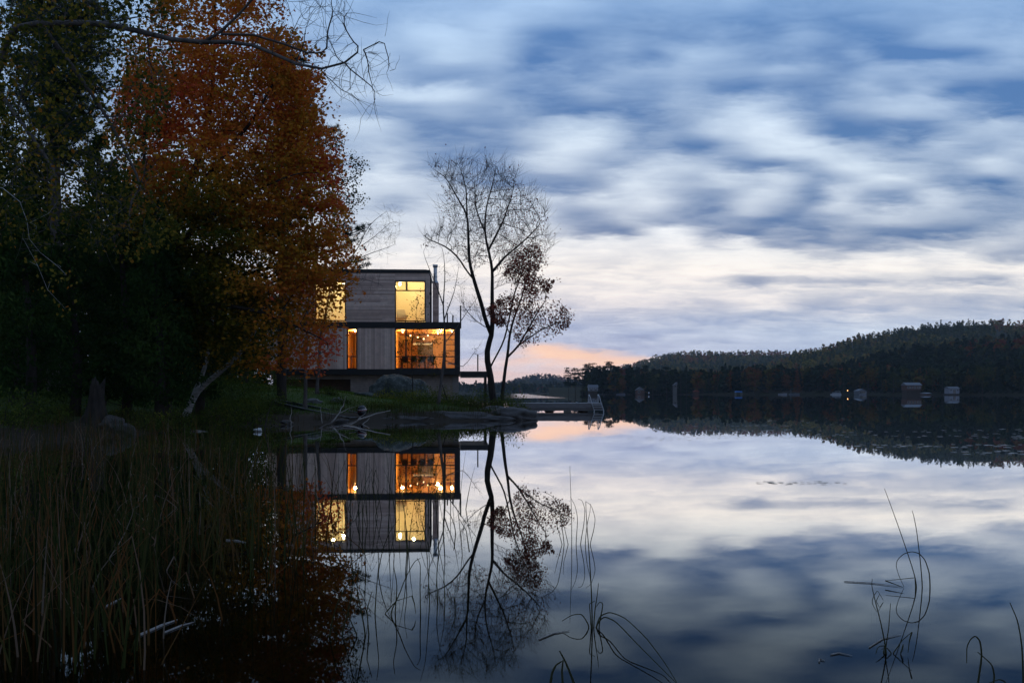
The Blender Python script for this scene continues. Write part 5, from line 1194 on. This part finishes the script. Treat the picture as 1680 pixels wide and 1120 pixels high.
# --- saplings in front of the house
YA = 50.0; b = ground_pt(718, YA)
deciduous('bare_sapling', 'thin pale bare sapling standing on the ledge in front of the right windows', 'tree', b, [[b, G(721, 650, YA), G(724, 620, YA), G(728, 590, YA), G(730, 550, YA), G(727, 500, YA), G(730, 450, YA), G(726, 405, YA)], [G(730, 560, YA), G(760, 520, YA, .3), G(788, 478, YA, .4)], [G(728, 590, YA), G(760, 605, YA, -.3), G(785, 570, YA, -.3)], [G(728, 500, YA), G(708, 450, YA), G(692, 410, YA)], [G(727, 520, YA), G(745, 480, YA), G(752, 440, YA)]],
          [crown([(690, 400), (730, 395), (760, 430), (775, 470), (790, 480), (770, 520), (740, 530), (712, 520), (700, 450)], YA, .9, 200), crown([(740, 560), (800, 560), (790, 610), (745, 610)], YA, .6, 26)], .18, 1.4, .28, .007, .085, M['bark_grey'], ('birch_leaf', 90, .06, .1, lambda p: .2 + .2 * rng.random(len(p)), None, .01), jit=.2, expo=2.6, tw=(160, .6, .4, .006, .012))
YA = 57.0; b = ground_pt(678, YA)
deciduous('leafy_sapling', 'slender leafy sapling crossing the lit upstairs window', 'tree', b, [[b, G(676, 600, YA), G(675, 560, YA), G(684, 510, YA), G(686, 480, YA)], [G(675, 560, YA), G(662, 530, YA)], [G(680, 530, YA), G(698, 500, YA)], [G(676, 600, YA), G(655, 575, YA)]],
          [crown([(668, 490), (688, 476), (704, 500), (698, 560), (700, 600), (650, 600), (652, 560), (672, 540)], YA, .7, 110)], .18, 1.5, .26, .006, .045, M['bark_dark'], ('birch_leaf', 560, .10, .15, lambda p: .25 + .25 * rng.random(len(p)), None, .012), jit=.25)
YA = 54.0; b = ground_pt(738, YA)
deciduous('leafy_sapling', 'low leafy sapling between the thin bare sapling and the lower window', 'tree', b, [[b, G(716, 600, YA), G(712, 570, YA), G(716, 545, YA)], [G(716, 600, YA), G(735, 580, YA)]],
          [crown([(700, 560), (725, 545), (735, 590), (720, 620), (700, 615)], YA, .6, 50)], .18, 1.5, .3, .0035, .03, M['bark_dark'], ('birch_leaf', 260, .09, .12, lambda p: .35 + .25 * rng.random(len(p)), None, .012), jit=.25)

# --- cedars and other dark trees filling the left bank
def leafy(name, label, cat, base, trunk_top, r_t, pts, mt, size, tint, droop=.6, group=None, aspect=1.6, bark=None, stems=None):
    root = thing(name, label, cat, tuple(base), 0, group); base = np.asarray(base)
    v, q = leaves(pts, size, aspect, droop); meshobj('crown', v - base, [q], M[mt], root, tint=np.clip(tint, 0, 1))
    m = MB()
    if trunk_top is not None:
        tl = np.linspace(0, 1, 8); m.tube((np.asarray(trunk_top) - base) * tl[:, None] + np.stack([.1 * np.sin(tl * 6), .1 * np.sin(tl * 4 + 1), 0 * tl], -1), r_t * (1.15 - tl), 8, cap=False)
        idx = rng.integers(0, len(pts), 40)
        for k in idx:
            p = pts[k] - base; h_ = np.clip(p[2] - .3, .1, None); s_ = (np.asarray(trunk_top) - base) * (h_ / (trunk_top[2] - base[2])); m.tube([s_, (s_ + p) / 2 + [0, 0, -.05], p], [.02, .013, .005], 4, cap=False)
        m.build('trunk', bark or M['bark_dark'], root, smooth=True)
    else:
        for k in rng.integers(0, len(pts), stems or 14): p = pts[k] - base; m.tube([np.array([p[0] * .2, p[1] * .2, -.05]), p * .6 + [0, 0, .05], p], [.012, .008, .003], 3, cap=False)
        m.build('stem', M['bark_dark'], root)
    return root
def cedar(px, Y0, toppy, w, label, n=9000, seed=0, basepy=None):
    b = ground_pt(px, Y0); zt = ZW(toppy, Y0); zb_ = b[2] + .9; h = rng.random(n) ** .85; a = rng.random(n) * 6.28
    rad = w * (1.02 - h) ** .65 * (.72 + .4 * np.abs(np.sin(h * 22 + a * 1.5 + seed))) * np.clip(.55 + h * 3, 0, 1); rr = rad * np.sqrt(.25 + .75 * rng.random(n))
    p = np.stack([b[0] + rr * np.cos(a), b[1] + rr * np.sin(a), zb_ + (zt - zb_) * h - .15 * rr], -1)
    pat = fbm(p * 1.1, 3, seed); p = p[pat > -.35]; pat = pat[pat > -.35]
    leafy('cedar_tree', label, 'tree', b, np.array([b[0], b[1], zt - .3]), .17, p, 'cedar', .15, .42 + .35 * pat + .1 * rng.normal(size=len(p)), 1.3, 'dark cedars on the left bank', 2.2)
cedar(258, 33.5, 330, 1.6, 'green cedar standing just left of the maple trunk', 15000, 1)
cedar(205, 34.5, 300, 1.6, 'cedar rising behind the old stump', 13000, 2)
cedar(325, 38.5, 440, 1.5, 'low cedar between the maple and the leaning birches', 8000, 3)
cedar(120, 33, 340, 1.7, 'dark cedar just left of the old stump', 12000, 4)
cedar(45, 31, 300, 1.6, 'dark cedar second from the left picture edge', 12000, 5)
cedar(-30, 29, 250, 1.6, 'dark cedar cut by the left picture edge', 12000, 6)
cedar(165, 40, 220, 2.2, 'tall cedar deep behind the old stump', 14000, 7)
cedar(-15, 38, 120, 2.3, 'tallest cedar at the left edge behind the other cedars', 14000, 8)
cedar(60, 44, 230, 2.2, 'tall cedar behind the low dark broadleaf tree', 13000, 9)
def round_tree(px, Y0, toppy, w, label, n, mt='shrub', tb=.45, seed=0, size=.16):
    b = ground_pt(px, Y0); zt = ZW(toppy, Y0); zc = (zt + b[2] + 1.5) / 2; hz_ = (zt - b[2] - 1.0) / 2; d = rng.normal(0, 1, (n, 3)); d /= np.linalg.norm(d, axis=1)[:, None]; d *= (rng.random(n) ** .4)[:, None]
    p = np.array([b[0], b[1], zc]) + d * np.array([w, w, hz_]); pat = fbm(p * .8, 3, seed); p = p[pat > -.25]; pat = pat[pat > -.25]
    leafy('broadleaf_tree', label, 'tree', b, np.array([b[0], b[1], zc + hz_ * .5]), .18, p, mt, size, tb + .3 * pat + .12 * rng.normal(size=len(p)), .3, 'dark trees behind the left bank')
for i, (px, Y0, tp, w, lb) in enumerate(((60, 46, 300, 3.0, 'dim broadleaf tree filling the gap under the doubled pine trunk'), (-40, 44, 200, 3.2, 'dim broadleaf tree cut by the left picture edge'), (150, 50, 330, 3.2, 'dim broadleaf tree behind the cedars at the left'),
       (250, 48, 380, 3.2, 'dim broadleaf tree behind the maple trunk'), (330, 54, 420, 3.4, 'dim broadleaf tree behind the upright white birch'), (400, 60, 470, 3.2, 'dim broadleaf tree behind the left end of the house'), (20, 36, 380, 2.4, 'low dark broadleaf tree above the reeds at the left'), (340, 66, 300, 4.0, 'tall dim tree deep behind the maple crown'), (220, 62, 260, 4.2, 'tallest dim tree deep behind the left cedars'), (30, 58, 60, 4.0, 'high dim crown behind the doubled pine trunk'), (230, 44, 190, 2.6, 'dim tree crown filling the gap between pine and maple'))):
    round_tree(px, Y0, tp, w, lb, 11000, seed=40 + i, size=.2, tb=.3)

# --- shrubs and weeds
def bush(px, Y0, w, h, label, n=900, tb=.45, size=.09, seed=0, grp='shrubs along the shore', tall=False):
    b = ground_pt(px, Y0); d = rng.normal(0, 1, (n, 3)); d /= np.linalg.norm(d, axis=1)[:, None]; d *= (rng.random(n) ** .4)[:, None]; d[:, 2] = np.abs(d[:, 2])
    p = b + d * np.array([w, w * .8, h]) * (1 + .35 * fbm(d * 2 + seed, 2, seed))[:, None]
    return leafy('shrub', label, 'shrub', b, None, 0, p, 'shrub', size, tb + .25 * fbm(p * 1.5, 2, seed) + .15 * rng.normal(size=n), -.5, grp, 2.0)
bl = [(838, 53, 1.0, 1.25, 'leafy green shrub right of the bare tree foot hanging towards the dock', .6, 1500), (820, 52, .9, .8, 'low green shrub directly at the foot of the bare tree', .55, 1100), (795, 58, 1.0, 1.3, 'upright shrub under the lower deck', .5, 1300), (770, 56, .9, .9, 'shrub between lower deck and thin sapling', .5, 1000),
      (748, 53, .8, .8, 'shrub just right of the thin sapling', .5, 900), (700, 55, 1.2, .9, 'olive shrub left of the thin sapling', .55, 1300), (672, 54, 1.2, .8, 'yellowish low shrub in front of the big boulder', .75, 1300), (640, 53.5, 1.1, .65, 'yellow green weeds below the left side of the boulder', .75, 1100), (690, 50, 1.3, .6, 'dark weedy shrub behind the long rock ledge', .4, 1100),
      (725, 62, .9, 1.3, 'tall olive shrub against the house base right of the boulder', .6, 1200), (560, 49, .9, .45, 'low dark weeds behind the boat middle', .35, 700), (540, 52, .6, .6, 'small dark shrub on the lawn above the boat', .35, 600), (620, 48.5, 1.0, .45, 'low weeds right of the outboard motor', .4, 800), (655, 48, 1.0, .4, 'low weeds above the flat ledge left of the sapling', .45, 800), (760, 50, .9, .45, 'low weeds behind the rocks at the point', .4, 700),
      (400, 38.5, 1.3, 1.3, 'broad dark shrub right of the leaning birch foot', .5, 2000), (365, 36, 1.1, 1.0, 'dark shrub in front of the leaning birch foot', .45, 1600), (430, 42, 1.2, .9, 'shrub at the left end of the lawn', .45, 1300), (440, 46, 1.3, 1.0, 'green shrub behind the boat bow', .45, 1300), (320, 34.5, .9, .8, 'low dark shrub behind the fallen log', .4, 1300), (280, 33, .9, .9, 'low shrub at the foot of the maple', .5, 1300), (240, 32, .8, .7, 'shrub between stump and maple', .5, 1000),
      (205, 33.5, .8, .6, 'low shrub right of the stump', .45, 900), (100, 33, 1.0, .9, 'low shrub left of the stump', .4, 1100), (60, 29, 1.2, 1.1, 'dark shrub behind the reeds near the left edge', .4, 1300), (5, 27, 1.2, 1.2, 'dark shrub cut by the left edge behind the reeds', .4, 1300), (470, 56, 1.3, .9, 'shrub under the left end of the house', .4, 1000), (425, 52, 1.4, 1.6, 'tall shrub left of the house base', .45, 1500), (400, 74, 3.0, 4.5, 'high dark thicket between maple trunk and house', .3, 3501), (350, 70, 3.0, 4.0, 'high dark thicket farther left of the house', .3, 3501), (60, 50, 3.2, 4.0, 'high dark thicket far back at the left under the pines', .3, 3501), (160, 54, 3.2, 4.0, 'high dark thicket far back behind the cedars', .3, 3501), (260, 58, 3.2, 4.0, 'high dark thicket far back behind the maple', .3, 3501), (-20, 46, 3.0, 4.0, 'high dark thicket cut by the left picture edge', .3, 3501), (380, 45, 1.6, 2.0, 'big dark shrub behind the leaning birches', .4, 2200), (340, 42, 1.5, 2.0, 'big dark shrub behind the upright birch', .35, 2000)]
for i, (px, Y_, w_, h_, lb, tb_, n_) in enumerate(bl): bush(px, Y_, w_, h_, lb, n_, tb_, seed=60 + i, size=.3 if n_ == 3501 else .09)
# grass: lawn and bank
def blades(name, label, xy, hmin, hmax, wid, m, kind, tint, bend=.4, nseg=2):
    n = len(xy); z0 = gh(xy[:, 0], xy[:, 1]); z0 = np.maximum(z0, -.4); h = hmin + (hmax - hmin) * rng.random(n); a = rng.random(n) * 6.28; wv = np.stack([np.cos(a + 1.57), np.sin(a + 1.57), 0 * a], -1) * wid
    dr = np.stack([np.cos(a), np.sin(a)], -1) * (bend * h * rng.random(n))[:, None]; b0 = np.stack([xy[:, 0], xy[:, 1], z0], -1); V_ = []
    for k in range(nseg + 1):
        t_ = k / nseg; c = b0 + np.stack([dr[:, 0] * t_ ** 2, dr[:, 1] * t_ ** 2, h * t_], -1); w_ = (1 - t_ * .85); V_ += [c - wv * w_, c + wv * w_]
    v = np.stack(V_, 1).reshape(-1, 3); k2 = 2 * (nseg + 1); base = np.arange(n)[:, None] * k2
    q = np.concatenate([base + np.array([[2 * k, 2 * k + 1, 2 * k + 3, 2 * k + 2]]) for k in range(nseg)], 0)
    return tag(meshobj(name, v, [q], m, tint=np.tile(tint, nseg)), label, kind, kind='stuff')
n = 60000; xy = np.stack([rng.uniform(-24, 1, n), rng.uniform(40, 72, n)], -1); d = sdist(xy[:, 0], xy[:, 1]); xy = xy[d > 1.6]; 
blades('lawn_grass', 'short dark green lawn grass between the boat and the house', xy, .05, .14, .012, M['grass'], 'grass', rng.random(len(xy)))
n = 42000; xy = np.stack([rng.uniform(-16, 1, n), rng.uniform(20, 56, n)], -1); d = sdist(xy[:, 0], xy[:, 1]); k = (d > .3) & (d < 3.2) & (fbm(np.stack([xy[:, 0] * .8, xy[:, 1] * .8, 0 * d], -1), 2, 3) > -.2); xy = xy[k]
blades('bank_grass', 'long wild grass along the bank behind the waterline', xy, .15, .5, .009, M['reed'], 'grass', .2 + .5 * rng.random(len(xy)), .9, 3)

# ------------------------------------------------------------------ reeds
def ribbon(mb_v, mb_q, mb_t, pts, w0, tint, off):
    pts = np.asarray(pts, float); n = len(pts); T = np.gradient(pts, axis=0); T /= np.linalg.norm(T, axis=1)[:, None] + 1e-9
    sd_ = np.cross(T, [0, 1, .2]); sd_ /= np.linalg.norm(sd_, axis=1)[:, None] + 1e-9
    return pts, sd_
def reed_field(name, label, n, seed, region, hm, m, tint, dry=False, wmul=1.0):
    r = np.random.default_rng(seed); px, Y = region(r, n); ok = Y > 0; px = px[ok]; Y = Y[ok]; n = len(px); x = (px - 840) / F * Y
    cl = fbm(np.stack([x * 1.6, Y * 1.0, 0 * x + seed], -1), 2, seed) + .35 * r.random(n) > .05; x, Y = x[cl], Y[cl]; n = len(x)
    z0 = np.minimum(gh(x, Y), .15); h = (hm[0] + (hm[1] - hm[0]) * r.random(n) ** .8) - np.minimum(z0, 0); a = r.random(n) * 6.28; S = 7
    lean = r.normal(0, .10, n) + (0 if not dry else r.normal(0, .5, n)); curl = np.abs(r.normal(0, .18, n)) * (1 if not dry else 2.5); brk = (r.random(n) < (.12 if not dry else .5)) * r.uniform(.35, .85, n)
    V_ = []; wv = np.stack([np.cos(a * 3), np.sin(a * 3) * .4, 0 * a], -1); wv /= np.linalg.norm(wv, axis=1)[:, None]; w = wmul * (.003 + .0035 * r.random(n)); 
    th = np.zeros(n) + lean; p = np.stack([x, Y, z0], -1)
    for k in range(S + 1):
        t_ = k / S; ww = (w * np.clip(1.25 - t_ ** 2 * 1.15, .1, 1))[:, None]; V_ += [p - wv * ww, p + wv * ww]
        th = th + curl * (t_ + .3) * .5 + np.where((brk > 0) & (t_ > brk) & (t_ <= brk + 1 / S), r.uniform(1.2, 2.2, n), 0)
        st_ = (h / S)[:, None] * np.stack([np.sin(th) * np.cos(a), np.sin(th) * np.sin(a) * .6, np.cos(th)], -1); p = p + st_
        p[:, 2] = np.where((p[:, 2] < .012) & (k > 1), .012, p[:, 2])
    v = np.stack(V_, 1).reshape(-1, 3); k2 = 2 * (S + 1); base = np.arange(n)[:, None] * k2
    q = np.concatenate([base + np.array([[2 * k, 2 * k + 1, 2 * k + 3, 2 * k + 2]]) for k in range(S)], 0)
    ti = tint(r, n); return tag(meshobj(name, v, [q], m, tint=np.tile(ti, S)), label, 'reeds', kind='stuff')
def edge_px(Y): return np.interp(Y, [4.5, 6, 8, 10, 13, 18, 24, 29], [330, 430, 520, 580, 560, 470, 380, 330])
def reg(r, n):
    Y = 4.6 + 24 * r.random(n) ** 1.25; e = edge_px(Y); x0 = np.maximum(-12.2, -1200 / F * Y); p0 = 840 + F * x0 / Y; p0 = np.maximum(p0, -180); u = r.random(n) ** 1.25
    return p0 + (e - p0) * u, Y
reed_field('reeds', 'dense green and rust coloured reeds standing in the dark shallows at the left', 2200, 11, reg, (.25, 1.08), M['reed'], lambda r, n: np.clip(.52 + .24 * r.normal(size=n), 0, .96))
reed_field('dry_reeds', 'pale broken reed stalks lying and bending among the left reeds', 800, 12, reg, (.2, .9), M['reed'], lambda r, n: .72 + .28 * r.random(n) ** .6, dry=True)
def reg2(r, n):
    Y = 7.5 + 6.5 * r.random(n); return 560 + 200 * r.random(n) ** 1.6, Y
reed_field('thin_reeds', 'sparse thin dark reeds over the house reflection', 150, 13, reg2, (.2, .85), M['reed_dark'], lambda r, n: r.random(n), wmul=.8)

def reed_clump(label, py0, stems, w=.0038, group='separate reeds in the open water', tint=.3):
    """stems: polylines of photograph points; all stand at the distance of the waterline row py0"""
    Y0 = CH * F / (py0 - HZ); b = P(stems[0][0][0], py0, Y0); root = thing('reed_clump', label, 'reeds', tuple(b), 0, group)
    for ln in stems:
        ys = np.array([y for _, y in ln], float); top = int(ys.argmin()); Yk = np.full(len(ln), Y0 + rng.uniform(-.05, .05))
        if ys[-1] > py0: Yk[top:] = np.linspace(Yk[top], (CH - .02) * F / (ys[-1] - HZ), len(ln) - top)
        Yk = np.where(ys > HZ + 5, np.minimum(Yk, (CH - .004) * F / np.maximum(ys - HZ, 5)), Yk)
        pts = np.array([P(x, y, yk) for (x, y), yk in zip(ln, Yk)])
        low = pts[0].copy(); 
        if ln[0][1] > py0 - 6: low[2] = -.25; pts = np.vstack([low, pts])
        # smooth through the control points
        n = len(pts); tt = np.arange(n); t2 = np.linspace(0, n - 1, (n - 1) * 5 + 1); q = np.stack([np.interp(t2, tt, pts[:, i]) for i in range(3)], -1)
        for _ in range(2 if len(ln) > 3 else 0): q[1:-1] = q[1:-1] * .4 + (q[:-2] + q[2:]) * .3
        q[:, 2] = np.where(np.arange(len(q)) > 5, np.maximum(q[:, 2], .004), q[:, 2])
        m = MB(); m.tube(q - b, np.linspace(w, w * .35, len(q)), 5); m.build('stem', M['reed_dark'], root)
    return root
reed_clump('pair of tall straight reeds with a curved loop in the water at the right', 962, [[(1504, 962), (1500, 940), (1480, 880), (1462, 830), (1451, 801)], [(1513.5, 962), (1510, 920), (1504, 870), (1499, 845), (1496.5, 837)],
    [(1526, 962), (1525, 940), (1518, 918), (1508, 907), (1496, 904), (1482, 908), (1472, 918), (1470, 928), (1474, 942), (1483, 962)], [(1502, 960), (1501, 947), (1453, 952)], [(1453, 952), (1482, 963)]], .0045)
reed_clump('tangled low reeds with a broken triangle near the lower right', 1070, [[(1455, 1070), (1445, 1020), (1436, 985), (1430, 960), (1431, 949)], [(1452, 1070), (1458, 1030), (1461, 989)], [(1466, 1070), (1480, 1050), (1496, 1036)], [(1496, 1036), (1492, 1050), (1489.5, 1070)],
    [(1449, 1070), (1452, 1058), (1440, 1060), (1437, 1072)], [(1462, 1070), (1455, 1062), (1446, 1064)], [(1478, 1070), (1482, 1056), (1481, 1068)]], .004)
reed_clump('two small bent diamond shaped reed tips beside the looped reeds', 984, [[(1430, 984), (1437, 971), (1440, 968), (1449, 984)], [(1438, 984), (1443, 974), (1449, 983)]], .0028)
reed_clump('dark reed folded over in an arch at the lower right', 1150, [[(1600, 1150), (1606, 1110), (1611, 1075), (1608, 1050), (1600, 1042), (1592, 1048), (1586, 1060), (1586, 1087)], [(1625, 1150), (1632, 1110), (1628, 1090), (1615, 1078), (1604, 1069)]], .005)
reed_clump('leaning reed blade at the right picture edge', 1180, [[(1679, 1180), (1679, 1120), (1677, 1060), (1670, 1018), (1657, 988)], [(1650, 1180), (1652, 1119), (1640, 1113), (1622, 1120)]], .005)
reed_clump('thick dark reed blade rising from the bottom middle', 1150, [[(950, 1150), (940, 1115), (928, 1085), (918, 1067)], [(900, 1150), (905, 1105), (912, 1090), (922, 1084)], [(925, 1150), (922, 1100), (924, 1082)]], .008)
reed_clump('reeds arching left and right from the water below the middle', 1028, [[(974, 1028), (976, 1000), (980, 975), (982, 956)], [(972, 1028), (970, 960), (966, 900), (962, 850), (961, 822)], [(978, 1028), (984, 1010), (1000, 1003), (1025, 1012), (1060, 1045), (1090, 1085), (1110, 1118)],
    [(976, 1028), (990, 1010), (1010, 1018), (1040, 1050), (1075, 1085), (1112, 1122)], [(968, 1028), (955, 1006), (938, 1008), (922, 1018)], [(982, 1028), (990, 990), (984, 986), (977, 996)], [(970, 1028), (967, 990), (976, 985)]], .0045)
reed_clump('sparse tall reeds fanning beside the mirrored tree', 892, [[(938, 892), (938, 850), (936, 800), (935, 764)], [(945, 892), (948, 850), (944, 830), (936, 815)], [(952, 892), (958, 860), (960, 835), (955, 820), (948, 818)], [(968, 892), (974, 870), (977, 850), (970, 828), (961, 822)], [(926, 892), (920, 850), (915, 825), (905, 812), (890, 806)],
    [(932, 892), (925, 860), (924, 840)], [(960, 892), (963, 860), (968, 840), (969, 826)], [(922, 892), (914, 862), (910, 845)]], .0042)
reed_clump('bent reeds forming a flat triangle over the dark water', 1005, [[(632, 1005), (650, 985), (676, 977)], [(676, 977), (680, 990), (682, 1006)], [(640, 1005), (655, 975), (664, 950), (680, 920), (690, 915)], [(648, 1005), (652, 960), (645, 925), (648, 905)], [(615, 1005), (618, 960), (622, 920), (618, 890)], [(690, 1005), (689, 960), (690, 925), (684, 915)]], .0045)
reed_clump('three thin reeds left of the mirrored tree crown', 985, [[(705, 985), (702, 930), (698, 880), (690, 850)], [(718, 985), (716, 940), (722, 900), (730, 880)], [(730, 985), (728, 940), (720, 900)]], .004)
reed_clump('leaning reeds in front of the mirrored upstairs window', 940, [[(620, 940), (628, 900), (640, 870), (655, 850)], [(600, 940), (598, 890), (604, 860), (600, 830)], [(665, 940), (668, 900), (663, 860), (668, 830)], [(580, 940), (574, 900), (580, 870)], [(745, 900), (748, 870), (740, 845), (730, 835)], [(770, 905), (765, 870), (752, 848)]], .0045)
reed_clump('crossing reeds rising at the edge of the dark left reflection', 1040, [[(560, 1040), (572, 1000), (580, 960), (578, 930)], [(540, 1040), (552, 990), (575, 950), (590, 930)], [(600, 1040), (590, 990), (585, 960), (590, 930)], [(605, 1040), (602, 1000), (610, 970)], [(585, 1040), (572, 1010), (570, 980)]], .005)
# floating stalks
def stalk(label, a_, b_, py_, rad=.0035, m='driftwood'):
    pa, pb_ = P(a_[0], a_[1], CH * F / (a_[1] - HZ)), P(b_[0], b_[1], CH * F / (b_[1] - HZ)); pa[2] = pb_[2] = .004
    mid = (pa + pb_) / 2 + np.array([0, .04, .0]); mb = MB(); mb.tube(np.array([pa, mid, pb_]), [rad, rad, rad * .4], 5); return tag(mb.build('floating_stalk', M[m], None, loc=tuple(pa)), label, 'reed stalk', 'pale stalks floating on the water')
stalk('pale stalk floating against the tangled low reeds', (1426, 1062), (1478, 1041), 0); stalk('short pale stalk floating alone left of the tangled low reeds', (1363, 1074), (1398, 1076), 0); stalk('long thin stalk floating left of the looped reeds', (1385, 954), (1480, 963), 0, .003)
stalk('tiny pale chip floating at the lower right centre', (1344, 1086), (1353, 1084), 0, .004); stalk('wavy pale stalk floating under the mirrored tree crown', (884, 1049), (934, 1035), 0, .004)
stalk('bright pale stalk floating among the lower left reeds', (230, 1042), (291, 1017), 0, .008); stalk('pale stalk right of the bright one among the lower left reeds', (270, 1038), (318, 1021), 0, .006); stalk('short bright stalk in the left reeds', (172, 996), (199, 982), 0, .006); stalk('thin pale stalk in the right part of the left reeds', (371, 886), (403, 890), 0, .006)

# ------------------------------------------------------------------ evening haze over the lake
hb = MB().box(-3900, 3900, -280, 2950, -40, 185)
hz_m = bpy.data.materials.new('evening_haze'); hz_m.use_nodes = True; hz_m.node_tree.nodes.clear(); t = NT(hz_m.node_tree)
pv = t.n('ShaderNodeVolumePrincipled'); pv.inputs['Color'].default_value = (.78, .85, 1, 1); pv.inputs['Density'].default_value = .00008; pv.inputs['Anisotropy'].default_value = 0.0
hz_m.node_tree.links.new(pv.outputs[0], t.n('ShaderNodeOutputMaterial').inputs['Volume'])
ho = hb.build('haze', hz_m); ho['kind'] = 'stuff'; ho['label'] = 'thin blue evening haze over the lake and hills'; ho['category'] = 'haze'
SC.cycles.volume_bounces = 0
